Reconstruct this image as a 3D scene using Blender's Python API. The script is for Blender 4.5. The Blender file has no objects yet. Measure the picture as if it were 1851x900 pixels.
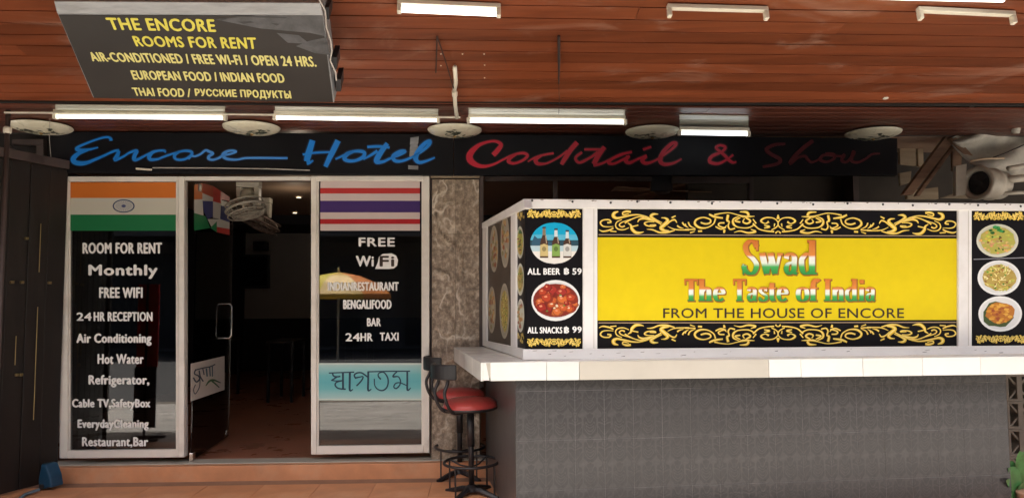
import bpy, bmesh, math, random
from mathutils import Vector, Matrix, noise
random.seed(7)
PI = math.pi
rad = math.radians
scn = bpy.context.scene
col = scn.collection

# ------------------------------------------------------------------ camera
EYE = 1.34
FPX = 1851 * 26 / 36.0
CXP, CYP = 925.5, 450.0
PITCH = math.atan(90 / FPX)
ROLL = rad(-0.30)
RC = Matrix.Rotation(PI / 2 + PITCH, 3, 'X') @ Matrix.Rotation(ROLL, 3, 'Z')
cam = bpy.data.cameras.new("camera")
cam.lens = 26; cam.sensor_width = 36; cam.clip_start = 0.05; cam.clip_end = 500
camo = bpy.data.objects.new("camera", cam)
col.objects.link(camo)
camo.matrix_world = Matrix.Translation((0, 0, EYE)) @ RC.to_4x4()
scn.camera = camo

# ------------------------------------------------------------------ light
SUN_EL, SUN_AZ = rad(62), rad(200)      # the sun stands behind the camera, high over the street
w = bpy.data.worlds.new("World"); scn.world = w; w.use_nodes = True
nt = w.node_tree
sky = nt.nodes.new('ShaderNodeTexSky'); sky.sky_type = 'NISHITA'; sky.sun_disc = False
sky.sun_elevation = SUN_EL; sky.sun_rotation = SUN_AZ; sky.air_density = 1.0; sky.dust_density = 8.0
nt.links.new(sky.outputs[0], nt.nodes['Background'].inputs[0])
nt.nodes['Background'].inputs[1].default_value = 0.11
sun = bpy.data.lights.new("sun", 'SUN'); sun.energy = 4.5; sun.angle = rad(0.5); sun.color = (1, .95, .88)
suno = bpy.data.objects.new("sun", sun); col.objects.link(suno)
sdir = Vector((math.sin(SUN_AZ) * math.cos(SUN_EL), math.cos(SUN_AZ) * math.cos(SUN_EL), math.sin(SUN_EL)))
suno.rotation_euler = sdir.to_track_quat('Z', 'Y').to_euler()
suno.location = (0, -10, 20)
scn.view_settings.view_transform = 'Standard'; scn.view_settings.look = 'None'
scn.view_settings.exposure = 2.3; scn.view_settings.gamma = 1
scn.render.engine = 'CYCLES'
scn.cycles.use_denoising = True
scn.cycles.max_bounces = 8; scn.cycles.diffuse_bounces = 5; scn.cycles.transparent_max_bounces = 12
scn.cycles.sample_clamp_indirect = 6

# ------------------------------------------------------------------ frames: planes of the place
def ray(px, py):
    return RC @ Vector(((px - CXP) / FPX, (CYP - py) / FPX, -1))
def at_depth(px, py, d):
    r = ray(px, py); return Vector((0, 0, EYE)) + r * (d / r.y)
def at_z(px, py, z):
    r = ray(px, py); return Vector((0, 0, EYE)) + r * ((z - EYE) / r.z)
class Frame:
    """plane with origin o, ex along it, ez up it, ey into the scene"""
    def __init__(s, o, ex, ez=Vector((0, 0, 1))):
        s.o = Vector(o); s.ex = Vector(ex).normalized(); s.ez = Vector(ez).normalized()
        s.ez = (s.ez - s.ex * s.ez.dot(s.ex)).normalized()
        s.ey = s.ez.cross(s.ex).normalized()
    def P(s, x, y, z): return s.o + s.ex * x + s.ey * y + s.ez * z
    def L(s, p):
        d = p - s.o; return Vector((d.dot(s.ex), d.dot(s.ey), d.dot(s.ez)))
    def pix(s, px, py, off=0):
        c = Vector((0, 0, EYE)); r = ray(px, py)
        t = (off - (c - s.o).dot(s.ey)) / r.dot(s.ey)
        return c + r * t
def yawv(deg): return Vector((math.cos(rad(deg)), math.sin(rad(deg)), 0))
F = Frame((0, 5.73, 0), yawv(2.2))                                   # shopfront
_c = at_depth(950, 540, 4.44); B = Frame((_c.x, _c.y, 0), yawv(6.5))   # bar front
_b = at_depth(876, 540, 5.68); S = Frame((_b.x, _b.y, 0), (_c - _b) * Vector((1, 1, 0)))  # bar side, ex from back to front
_s = math.atan(.187)
C = Frame((0, 4.93, 2.65), yawv(3), Vector((-math.sin(rad(3)) * math.cos(_s), math.cos(rad(3)) * math.cos(_s), -math.sin(_s))))
# C: ez runs down the slope away from the street, ey is its upward/inward normal (sign fixed below)
if C.ey.z < 0: C_UP = -1
else: C_UP = 1

# ------------------------------------------------------------------ materials
def new_mat(name):
    m = bpy.data.materials.new(name); m.use_nodes = True
    return m, m.node_tree, m.node_tree.nodes['Principled BSDF']
def N(t, kind, **kw):
    n = t.nodes.new(kind)
    for k, v in kw.items():
        if k.startswith('i_'):
            n.inputs[k[2:].replace('_', ' ')].default_value = v
        else: setattr(n, k, v)
    return n
def ramp(t, src, stops):
    r = t.nodes.new('ShaderNodeValToRGB'); e = r.color_ramp.elements
    while len(e) < len(stops): e.new(0.5)
    for i, (p, c) in enumerate(stops):
        e[i].position = p; e[i].color = (c[0], c[1], c[2], 1)
    t.links.new(src, r.inputs[0]); return r
def mat(name, c, rough=.5, metal=0, var=.25, scale=6, bump=.05, stretch=(1, 1, 1), dirt=None, dirt_amt=.5, spec=.5, rnd=0, bscale=None):
    m, t, b = new_mat(name)
    tc = N(t, 'ShaderNodeTexCoord'); mp = N(t, 'ShaderNodeMapping'); mp.inputs['Scale'].default_value = stretch
    t.links.new(tc.outputs['Object'], mp.inputs[0])
    n = N(t, 'ShaderNodeTexNoise', i_Scale=scale, i_Detail=6, i_Roughness=.6); t.links.new(mp.outputs[0], n.inputs['Vector'])
    lo = [max(0, x * (1 - var)) for x in c]; hi = [min(1, x * (1 + var)) for x in c]
    r = ramp(t, n.outputs[0], [(.3, lo), (.7, hi)])
    out = r.outputs[0]
    if dirt:
        n2 = N(t, 'ShaderNodeTexNoise', i_Scale=scale * .45, i_Detail=8, i_Roughness=.7); t.links.new(mp.outputs[0], n2.inputs['Vector'])
        r2 = ramp(t, n2.outputs[0], [(.5, (0, 0, 0)), (.72, (dirt_amt,) * 3)])
        mx = N(t, 'ShaderNodeMix', data_type='RGBA'); t.links.new(r2.outputs[0], mx.inputs[0])
        t.links.new(out, mx.inputs[6]); mx.inputs[7].default_value = (*dirt, 1); out = mx.outputs[2]
    if rnd:
        oi = N(t, 'ShaderNodeObjectInfo'); hs = N(t, 'ShaderNodeHueSaturation')
        mr = N(t, 'ShaderNodeMapRange'); mr.inputs[3].default_value = 1 - rnd; mr.inputs[4].default_value = 1 + rnd
        t.links.new(oi.outputs['Random'], mr.inputs[0]); t.links.new(mr.outputs[0], hs.inputs['Value']); t.links.new(out, hs.inputs['Color']); out = hs.outputs[0]
    t.links.new(out, b.inputs['Base Color'])
    b.inputs['Roughness'].default_value = rough; b.inputs['Metallic'].default_value = metal
    b.inputs['Specular IOR Level'].default_value = spec
    rr = N(t, 'ShaderNodeMapRange'); rr.inputs[3].default_value = max(.03, rough - .12); rr.inputs[4].default_value = min(1, rough + .12)
    t.links.new(n.outputs[0], rr.inputs[0]); t.links.new(rr.outputs[0], b.inputs['Roughness'])
    if bump:
        bn = N(t, 'ShaderNodeTexNoise', i_Scale=bscale or scale * 5, i_Detail=4); t.links.new(mp.outputs[0], bn.inputs['Vector'])
        bp = N(t, 'ShaderNodeBump', i_Strength=bump, i_Distance=.01); t.links.new(bn.outputs[0], bp.inputs['Height']); t.links.new(bp.outputs[0], b.inputs['Normal'])
    return m
def s2l(*c): return tuple(((x / 255) / 12.92 if x / 255 < .04045 else ((x / 255 + .055) / 1.055) ** 2.4) for x in c)
M = {}
def wood_mat(name, dark, light, rough, scuff=.35):
    m, t, b = new_mat(name)
    tc = N(t, 'ShaderNodeTexCoord'); oi = N(t, 'ShaderNodeObjectInfo')
    ad = N(t, 'ShaderNodeVectorMath', operation='ADD'); sc = N(t, 'ShaderNodeVectorMath', operation='SCALE')
    cb = N(t, 'ShaderNodeCombineXYZ'); t.links.new(oi.outputs['Random'], cb.inputs[1]); t.links.new(cb.outputs[0], sc.inputs[0]); sc.inputs['Scale'].default_value = 7
    t.links.new(tc.outputs['Object'], ad.inputs[0]); t.links.new(sc.outputs[0], ad.inputs[1])
    mp = N(t, 'ShaderNodeMapping'); mp.inputs['Scale'].default_value = (.7, 10, 10); t.links.new(ad.outputs[0], mp.inputs[0])
    n = N(t, 'ShaderNodeTexNoise', i_Scale=1.6, i_Detail=9, i_Roughness=.65, i_Distortion=.6); t.links.new(mp.outputs[0], n.inputs['Vector'])
    mid = [(a + c) / 2 for a, c in zip(dark, light)]
    r = ramp(t, n.outputs[0], [(.28, dark), (.5, mid), (.74, light)])
    hs = N(t, 'ShaderNodeHueSaturation'); mr = N(t, 'ShaderNodeMapRange'); mr.inputs[3].default_value = .72; mr.inputs[4].default_value = 1.25
    t.links.new(oi.outputs['Random'], mr.inputs[0]); t.links.new(mr.outputs[0], hs.inputs['Value']); t.links.new(r.outputs[0], hs.inputs['Color'])
    # pale scuffed varnish in broad patches that run across several boards
    g = N(t, 'ShaderNodeNewGeometry')
    m2 = N(t, 'ShaderNodeMapping'); m2.inputs['Scale'].default_value = (.9, 1.9, 1.9); t.links.new(g.outputs['Position'], m2.inputs[0])
    n2 = N(t, 'ShaderNodeTexNoise', i_Scale=1.7, i_Detail=7, i_Roughness=.62, i_Distortion=.8); t.links.new(m2.outputs[0], n2.inputs['Vector'])
    r2 = ramp(t, n2.outputs[0], [(.55, (0, 0, 0)), (.72, (scuff,) * 3)])
    mx = N(t, 'ShaderNodeMix', data_type='RGBA'); t.links.new(r2.outputs[0], mx.inputs[0]); t.links.new(hs.outputs[0], mx.inputs[6]); mx.inputs[7].default_value = (.36, .21, .15, 1)
    t.links.new(mx.outputs[2], b.inputs['Base Color'])
    rr = N(t, 'ShaderNodeMapRange'); rr.inputs[3].default_value = rough - .1; rr.inputs[4].default_value = rough + .2; t.links.new(n2.outputs[0], rr.inputs[0]); t.links.new(rr.outputs[0], b.inputs['Roughness'])
    bp = N(t, 'ShaderNodeBump', i_Strength=.12, i_Distance=.01); t.links.new(n.outputs[0], bp.inputs['Height']); t.links.new(bp.outputs[0], b.inputs['Normal'])
    return m
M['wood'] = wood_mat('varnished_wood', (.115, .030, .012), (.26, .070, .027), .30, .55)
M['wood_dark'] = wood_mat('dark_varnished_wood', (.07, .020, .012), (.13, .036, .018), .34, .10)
M['old_wood'] = wood_mat('old_timber', (.13, .07, .04), (.34, .21, .13), .7, .3)
M['pale_wood'] = wood_mat('pale_timber', (.34, .26, .17), (.60, .49, .34), .75, .2)
M['gap'] = mat('dark_gap', (.012, .008, .006), .9, bump=0)
M['white'] = mat('white_paint', (.82, .81, .78), .42, var=.04, scale=3, bump=.06, bscale=60, dirt=(.40, .37, .32), dirt_amt=.3)
M['white_tile'] = mat('white_glazed_tile', (.74, .74, .70), .22, var=.03, scale=3, bump=.02, dirt=(.5, .48, .42), dirt_amt=.25, rnd=.04)
M['beige_tile'] = mat('beige_edge', (.50, .47, .40), .4, var=.05, scale=3, bump=.02, dirt=(.4, .36, .3), dirt_amt=.3)
M['frame'] = mat('painted_aluminium', (.78, .75, .68), .4, var=.06, scale=4, bump=.03, dirt=(.32, .28, .22), dirt_amt=.4)
M['cream'] = mat('cream_enamel', (.72, .68, .56), .4, var=.08, scale=5, bump=.02, dirt=(.35, .28, .18), dirt_amt=.4)
M['signboard'] = mat('black_signboard', (.006, .006, .008), .5, var=.3, scale=2, bump=.03, dirt=(.014, .011, .010), dirt_amt=.5, spec=.15)
M['sign_grey'] = mat('dark_grey_sign_face', (.024, .021, .019), .42, var=.15, scale=3, bump=.02, dirt=(.034, .03, .027), dirt_amt=.5, spec=.25)
M['sign_edge'] = mat('weathered_sheet_metal', (.28, .29, .30), .45, .3, var=.2, scale=6, bump=.05, stretch=(1, 6, 6), dirt=(.1, .09, .08))
M['film'] = mat('peeling_grey_film', (.048, .049, .053), .4, var=.7, scale=9, bump=.25, bscale=20)
M['black'] = mat('black_plastic', (.015, .015, .017), .45, var=.2, bump=.05)
M['blackmetal'] = mat('black_painted_steel', (.016, .015, .018), .38, .1, var=.3, scale=12, bump=.08, dirt=(.08, .07, .065), dirt_amt=.4)
M['brown'] = mat('dark_brown_paint', (.013, .009, .007), .55, var=.3, scale=3, stretch=(6, 6, .7), bump=.1, dirt=(.028, .019, .014), dirt_amt=.6)
M['brown_frame'] = mat('brown_frame_paint', (.07, .05, .045), .5, var=.3, scale=5, bump=.08)
M['chrome'] = mat('brushed_chrome', (.62, .60, .56), .22, 1, var=.1, bump=.02)
M['brass'] = mat('dull_brass', (.35, .26, .12), .4, .9, var=.2)
M['red_vinyl'] = mat('red_vinyl', (.46, .06, .055), .30, var=.15, scale=7, bump=.12, bscale=30, dirt=(.30, .07, .05), dirt_amt=.4)
M['orange_tile'] = mat('terracotta_floor', (.60, .27, .13), .5, var=.16, scale=5, bump=.05, dirt=(.62, .40, .26), dirt_amt=.6, rnd=.07)
M['grout'] = mat('grout', (.30, .17, .11), .85, bump=.05)
M['room_floor'] = mat('room_floor_tile', (.36, .15, .09), .3, var=.2, scale=3, bump=.03, rnd=.1)
M['room_wall'] = mat('room_wall_paint', (.50, .46, .42), .7, var=.1, scale=1, bump=.03)
M['dim_wall'] = mat('dim_bar_wall', (.05, .042, .034), .8, var=.4, scale=2)
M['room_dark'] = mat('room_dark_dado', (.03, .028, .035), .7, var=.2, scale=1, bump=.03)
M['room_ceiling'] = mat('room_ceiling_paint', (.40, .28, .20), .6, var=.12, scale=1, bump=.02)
M['paving'] = mat('street_concrete', (.33, .31, .28), .8, var=.45, scale=3.5, stretch=(.3, 2.2, 1), bump=.15, dirt=(.2, .19, .17), dirt_amt=.6)
M['asphalt'] = mat('asphalt', (.025, .025, .025), .85, var=.2, scale=4, bump=.2)
M['far_wall'] = mat('street_wall_render', (.10, .09, .085), .8, var=.3, scale=.6, bump=.1)
M['side_grey'] = mat('grey_bar_side', (.085, .078, .078), .35, var=.15, scale=2.5, bump=.04, dirt=(.08, .075, .07), dirt_amt=.5)
M['tile_grout'] = mat('pale_grout', (.20, .19, .185), .85, bump=.05)
M['tarp'] = mat('grey_tarpaulin', (.46, .44, .38), .6, var=.25, scale=5, bump=.35, bscale=12, dirt=(.14, .12, .09), dirt_amt=.7)
M['duct'] = mat('grey_fan_housing', (.52, .49, .41), .5, .2, var=.2, scale=6, bump=.15, dirt=(.15, .12, .09), dirt_amt=.6)
M['card'] = mat('brown_cardboard', (.30, .24, .17), .85, var=.15, scale=4, bump=.1)
M['leaf'] = mat('green_leaf', (.045, .15, .045), .35, var=.55, scale=14, bump=.1)
M['stem'] = mat('plant_stem', (.08, .12, .04), .6)
M['block'] = mat('concrete_block', (.17, .145, .115), .85, var=.25, scale=6, bump=.3, dirt=(.09, .08, .065), dirt_amt=.6)
M['bluep'] = mat('blue_plastic', (.010, .060, .12), .4, var=.15, bump=.05, dirt=(.06, .12, .16), dirt_amt=.5)
M['bluemetal'] = mat('pale_blue_metal', (.16, .24, .30), .4, .4, var=.2)
M['wire'] = mat('pale_wire', (.45, .42, .38), .5, bump=0)
M['wire_dark'] = mat('dark_wire', (.03, .02, .018), .6, bump=0)
M['lampglass'] = mat('painted_glass_shade', (.66, .64, .50), .3, var=.1, scale=6, bump=.03, dirt=(.35, .32, .22), dirt_amt=.4)
M['lampink'] = mat('painted_leaves', (.05, .06, .04), .5, bump=0)
M['pale_slat'] = mat('pale_streaked_boards', (.46, .47, .40), .4, var=.22, scale=3, stretch=(.8, 8, 8), bump=.1, dirt=(.22, .13, .08), dirt_amt=.55)  # dirt here mixes brown patches into the pale colour
M['red_cloth'] = mat('red_gold_cloth', (.8, .05, .06), .6, var=.3, scale=9, bump=.1, dirt=(.7, .38, .05), dirt_amt=1)
M['grey_cloth'] = mat('grey_cloth', (.14, .15, .16), .8, var=.3)
M['fandark'] = mat('brown_fan_cage', (.16, .12, .10), .4, .4, var=.2)
def flat(name, c, rough=.45, spec=.4):
    m, t, b = new_mat(name)
    tc = N(t, 'ShaderNodeTexCoord'); n = N(t, 'ShaderNodeTexNoise', i_Scale=14, i_Detail=5); t.links.new(tc.outputs['Object'], n.inputs['Vector'])
    r = ramp(t, n.outputs[0], [(.3, [x * .97 for x in c]), (.7, [min(1, x * 1.02) for x in c])]); t.links.new(r.outputs[0], b.inputs['Base Color'])
    b.inputs['Roughness'].default_value = rough; b.inputs['Specular IOR Level'].default_value = spec
    return m
M['ink_white'] = flat('white_vinyl_letters', (.86, .86, .83))
M['ink_yellow'] = flat('yellow_vinyl_letters', (.62, .56, .07))
M['ink_cream'] = flat('cream_vinyl_letters', (.62, .57, .20))
M['ink_blue'] = flat('blue_sign_paint', (.008, .22, .72))
M['ink_blue_hi'] = flat('light_blue_sign_paint', (.06, .28, .75))
M['ink_red'] = flat('red_sign_paint', (.50, .012, .035))
M['ink_red_shaded'] = flat('shaded_red_sign_paint', (.095, .006, .010))  # the red darkened to paint in the dimmer light at the right end
M['halo_blue'] = flat('deep_blue_outline', (.002, .018, .075))
M['halo_red'] = flat('deep_red_outline', (.045, .002, .004))
M['ink_red_hi'] = flat('light_red_sign_paint', (.48, .07, .10))
M['ink_dark'] = flat('dark_print', (.035, .018, .012))
M['ink_navy'] = flat('navy_print', (.004, .035, .07))
M['gold'] = flat('gold_print', (.85, .58, .04), .4)
M['gold_pale'] = flat('pale_gold_print', (.94, .80, .28), .4)
# printed colours held per face
def attr_mat(name, rough=.4, spec=.4):
    m, t, b = new_mat(name)
    a = N(t, 'ShaderNodeAttribute', attribute_name='ink'); t.links.new(a.outputs['Color'], b.inputs['Base Color'])
    b.inputs['Roughness'].default_value = rough; b.inputs['Specular IOR Level'].default_value = spec
    return m
M['print'] = attr_mat('colour_print')
# tricolour lettering: orange over white over green
def tricolour():
    m, t, b = new_mat('tricolour_letters')
    tc = N(t, 'ShaderNodeTexCoord'); sx = N(t, 'ShaderNodeSeparateXYZ'); t.links.new(tc.outputs['Generated'], sx.inputs[0])
    r = ramp(t, sx.outputs['Z'], [(.0, (.02, .22, .04)), (.24, (.06, .42, .09)), (.34, (.75, .85, .70)), (.50, (.88, .86, .78)), (.56, (.72, .26, .05)), (1, (.60, .17, .02))])
    t.links.new(r.outputs[0], b.inputs['Base Color']); b.inputs['Roughness'].default_value = .4
    return m
M['tri'] = tricolour()
# blue banner: teal gradient print
def teal():
    m, t, b = new_mat('teal_banner_print')
    tc = N(t, 'ShaderNodeTexCoord'); mp = N(t, 'ShaderNodeMapping'); mp.inputs['Location'].default_value = (-1, -1, -1); mp.inputs['Scale'].default_value = (2, 2, 2)
    t.links.new(tc.outputs['Generated'], mp.inputs[0]); sx = N(t, 'ShaderNodeSeparateXYZ'); t.links.new(mp.outputs[0], sx.inputs[0])
    a = N(t, 'ShaderNodeMath', operation='ABSOLUTE'); t.links.new(sx.outputs['Z'], a.inputs[0])
    r = ramp(t, a.outputs[0], [(0, (.09, .42, .47)), (.35, (.13, .46, .49)), (1, (.42, .60, .58))]); t.links.new(r.outputs[0], b.inputs['Base Color']); b.inputs['Roughness'].default_value = .35
    return m
M['teal'] = teal()
def glass(name, tint, ior=1.5):
    m = bpy.data.materials.new(name); m.use_nodes = True; t = m.node_tree; t.nodes.clear()
    o = N(t, 'ShaderNodeOutputMaterial'); mx = N(t, 'ShaderNodeMixShader'); tr = N(t, 'ShaderNodeBsdfTransparent'); gl = N(t, 'ShaderNodeBsdfGlossy'); fr = N(t, 'ShaderNodeFresnel'); fr.inputs[0].default_value = ior
    tr.inputs[0].default_value = (*tint, 1); gl.inputs['Roughness'].default_value = .015
    t.links.new(fr.outputs[0], mx.inputs[0]); t.links.new(tr.outputs[0], mx.inputs[1]); t.links.new(gl.outputs[0], mx.inputs[2]); t.links.new(mx.outputs[0], o.inputs[0])
    return m
M['glass'] = glass('tinted_window_glass', (.45, .45, .45), 1.78)
M['doorglass'] = glass('clear_door_glass', (.8, .8, .8), 1.4)
def emis(name, c, s):
    m, t, b = new_mat(name); b.inputs['Base Color'].default_value = (*c, 1); b.inputs['Emission Color'].default_value = (*c, 1); b.inputs['Emission Strength'].default_value = s; return m
M['tube'] = emis('lit_fluorescent_tube', (1, .98, .90), 1.0)
M['tube_cool'] = emis('lit_cool_tube', (.9, .96, 1), 1.1)
M['spot'] = emis('small_room_light', (1, .85, .6), .5)
# marble-look carved stone
def stone():
    m, t, b = new_mat('carved_stone')
    tc = N(t, 'ShaderNodeTexCoord')
    mp = N(t, 'ShaderNodeMapping'); mp.inputs['Scale'].default_value = (1, 1, .8); t.links.new(tc.outputs['Object'], mp.inputs[0])
    wn = N(t, 'ShaderNodeTexNoise', i_Scale=5, i_Detail=3); t.links.new(mp.outputs[0], wn.inputs['Vector'])
    ad = N(t, 'ShaderNodeMixRGB', blend_type='ADD'); ad.inputs[0].default_value = .35; t.links.new(mp.outputs[0], ad.inputs[1]); t.links.new(wn.outputs['Color'], ad.inputs[2])
    v = N(t, 'ShaderNodeTexVoronoi', feature='DISTANCE_TO_EDGE', i_Scale=3.6); t.links.new(ad.outputs[0], v.inputs['Vector'])
    n = N(t, 'ShaderNodeTexNoise', i_Scale=26, i_Detail=8, i_Roughness=.75); t.links.new(mp.outputs[0], n.inputs['Vector'])
    r = ramp(t, n.outputs[0], [(.35, (.14, .11, .08)), (.5, (.29, .225, .165)), (.66, (.56, .47, .36))])
    rv = ramp(t, v.outputs['Distance'], [(0, (1, 1, 1)), (.05, (0, 0, 0))])
    big = N(t, 'ShaderNodeTexNoise', i_Scale=4, i_Detail=2); t.links.new(tc.outputs['Object'], big.inputs['Vector'])
    rb = ramp(t, big.outputs[0], [(.45, (0, 0, 0)), (.6, (.8, .8, .8))])
    mm = N(t, 'ShaderNodeMath', operation='MULTIPLY'); t.links.new(rv.outputs[0], mm.inputs[0]); t.links.new(rb.outputs[0], mm.inputs[1])
    mx = N(t, 'ShaderNodeMix', data_type='RGBA'); t.links.new(mm.outputs[0], mx.inputs[0]); t.links.new(r.outputs[0], mx.inputs[6]); mx.inputs[7].default_value = (.78, .70, .58, 1)
    t.links.new(mx.outputs[2], b.inputs['Base Color']); b.inputs['Roughness'].default_value = .55
    bp = N(t, 'ShaderNodeBump', i_Strength=.5, i_Distance=.01); t.links.new(n.outputs[0], bp.inputs['Height']); t.links.new(bp.outputs[0], b.inputs['Normal'])
    return m
M['stone'] = stone()
# damask wall tile
TW, TH = .175, .285
def damask():
    m, t, b = new_mat('damask_wall_tile')
    tc = N(t, 'ShaderNodeTexCoord'); sx = N(t, 'ShaderNodeSeparateXYZ'); t.links.new(tc.outputs['Object'], sx.inputs[0])
    def mth(op, a, bb=None):
        q = N(t, 'ShaderNodeMath', operation=op)
        for i, s in enumerate((a, bb)):
            if s is None: continue
            if isinstance(s, (int, float)): q.inputs[i].default_value = s
            else: t.links.new(s, q.inputs[i])
        return q.outputs[0]
    X = mth('MULTIPLY', sx.outputs['X'], 2 * PI / TW); Z = mth('MULTIPLY', sx.outputs['Z'], 2 * PI / (TH / 2))
    X0, Z0 = X, Z
    X = mth('ADD', X0, mth('MULTIPLY', mth('SINE', mth('MULTIPLY', X0, 2)), mth('MULTIPLY', mth('COSINE', Z0), .55))); Z = mth('ADD', Z0, mth('MULTIPLY', mth('COSINE', mth('MULTIPLY', X0, 2)), .7))
    a = mth('ADD', mth('COSINE', X), mth('COSINE', Z))
    c1 = mth('COSINE', mth('ADD', mth('MULTIPLY', X, 2), Z)); c2 = mth('COSINE', mth('SUBTRACT', mth('MULTIPLY', X, 2), Z))
    c3 = mth('COSINE', mth('MULTIPLY', X, 3)); c4 = mth('COSINE', mth('MULTIPLY', Z, 2))
    v = mth('ADD', a, mth('MULTIPLY', mth('ADD', c1, c2), .55)); v = mth('ADD', v, mth('MULTIPLY', mth('MULTIPLY', c3, c4), .5))
    fr = mth('ABSOLUTE', mth('SINE', mth('MULTIPLY', v, 2.0)))
    r = ramp(t, fr, [(.0, (.060, .056, .055)), (.3, (.055, .051, .051)), (.55, (.033, .030, .031)), (1, (.028, .026, .028))])
    n = N(t, 'ShaderNodeTexNoise', i_Scale=60, i_Detail=5); t.links.new(tc.outputs['Object'], n.inputs['Vector'])
    g = N(t, 'ShaderNodeNewGeometry'); n3 = N(t, 'ShaderNodeTexNoise', i_Scale=1.6, i_Detail=6, i_Roughness=.65); t.links.new(g.outputs['Position'], n3.inputs['Vector'])
    r3 = ramp(t, n3.outputs[0], [(.35, (.1, .1, .1)), (.65, (.65, .65, .65))])
    mx = N(t, 'ShaderNodeMix', data_type='RGBA'); t.links.new(r3.outputs[0], mx.inputs[0]); t.links.new(r.outputs[0], mx.inputs[6]); mx.inputs[7].default_value = (.040, .0375, .037, 1)
    mx2 = N(t, 'ShaderNodeMix', data_type='RGBA', blend_type='MULTIPLY'); mx2.inputs[0].default_value = .5
    rn = ramp(t, n.outputs[0], [(.3, (.6, .6, .6)), (.7, (1.2, 1.2, 1.2))]); t.links.new(mx.outputs[2], mx2.inputs[6]); t.links.new(rn.outputs[0], mx2.inputs[7])
    t.links.new(mx2.outputs[2], b.inputs['Base Color'])
    rr = N(t, 'ShaderNodeMapRange'); rr.inputs[3].default_value = .22; rr.inputs[4].default_value = .42; t.links.new(n3.outputs[0], rr.inputs[0]); t.links.new(rr.outputs[0], b.inputs['Roughness'])
    bp = N(t, 'ShaderNodeBump', i_Strength=.08, i_Distance=.004); t.links.new(fr, bp.inputs['Height']); t.links.new(bp.outputs[0], b.inputs['Normal'])
    return m
M['damask'] = damask()

# ------------------------------------------------------------------ builders
ORG = {}
class MB:
    def __init__(s): s.v = []; s.f = []; s.c = []
    def poly(s, pts, c=None):
        i = len(s.v); s.v += [Vector(p) for p in pts]; s.f.append(list(range(i, i + len(pts)))); s.c.append(c); return s
    def prism(s, pts, d, c=None):
        """front polygon pts and the same pushed by vector d"""
        n = len(pts); i = len(s.v); pts = [Vector(p) for p in pts]
        s.v += pts + [p + d for p in pts]
        s.f.append(list(range(i, i + n))); s.f.append([i + n + k for k in range(n)][::-1]); s.c += [c, c]
        for k in range(n):
            s.f.append([i + (k + 1) % n, i + k, i + n + k, i + n + (k + 1) % n]); s.c.append(c)
        return s
    def box(s, fr, x0, x1, y0, y1, z0, z1, c=None):
        return s.prism([fr.P(x0, y0, z0), fr.P(x1, y0, z0), fr.P(x1, y0, z1), fr.P(x0, y0, z1)], fr.ey * (y1 - y0), c)
    def tube(s, path, r, n=8, c=None, closed=False, cap=True):
        path = [Vector(p) for p in path]; rs = r if isinstance(r, (list, tuple)) else [r] * len(path)
        m = len(path); base = len(s.v); up = Vector((0, 0, 1)); prev = None
        for k, p in enumerate(path):
            if closed: tg = path[(k + 1) % m] - path[k - 1]
            else: tg = path[min(k + 1, m - 1)] - path[max(k - 1, 0)]
            tg.normalize()
            if prev is None:
                a = tg.cross(up if abs(tg.z) < .9 else Vector((1, 0, 0))).normalized()
            else:
                a = (prev - tg * prev.dot(tg)).normalized()
            prev = a; b = tg.cross(a)
            for j in range(n):
                an = 2 * PI * j / n; s.v.append(p + (a * math.cos(an) + b * math.sin(an)) * rs[k])
        for k in range(m if closed else m - 1):
            for j in range(n):
                k2 = (k + 1) % m
                s.f.append([base + k * n + j, base + k * n + (j + 1) % n, base + k2 * n + (j + 1) % n, base + k2 * n + j]); s.c.append(c)
        if cap and not closed:
            s.f.append([base + j for j in range(n)][::-1]); s.f.append([base + (m - 1) * n + j for j in range(n)]); s.c += [c, c]
        return s
    def lathe(s, cen, prof, n=24, ax=Vector((0, 0, 1)), sx=1, c=None):
        """prof: (radius, height along ax)"""
        ax = Vector(ax).normalized(); a = ax.cross(Vector((0, 1, 0)) if abs(ax.y) < .9 else Vector((1, 0, 0))).normalized(); b = ax.cross(a); base = len(s.v)
        for r, h in prof:
            for j in range(n):
                an = 2 * PI * j / n; s.v.append(Vector(cen) + ax * h + (a * math.cos(an) + b * math.sin(an)) * r)
        for k in range(len(prof) - 1):
            for j in range(n):
                s.f.append([base + k * n + j, base + k * n + (j + 1) % n, base + (k + 1) * n + (j + 1) % n, base + (k + 1) * n + j]); s.c.append(c)
        s.f.append([base + j for j in range(n)][::-1]); s.f.append([base + (len(prof) - 1) * n + j for j in range(n)]); s.c += [c, c]
        return s
def wloc(o): return ORG.get(o.name, Vector((0, 0, 0)))
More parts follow.
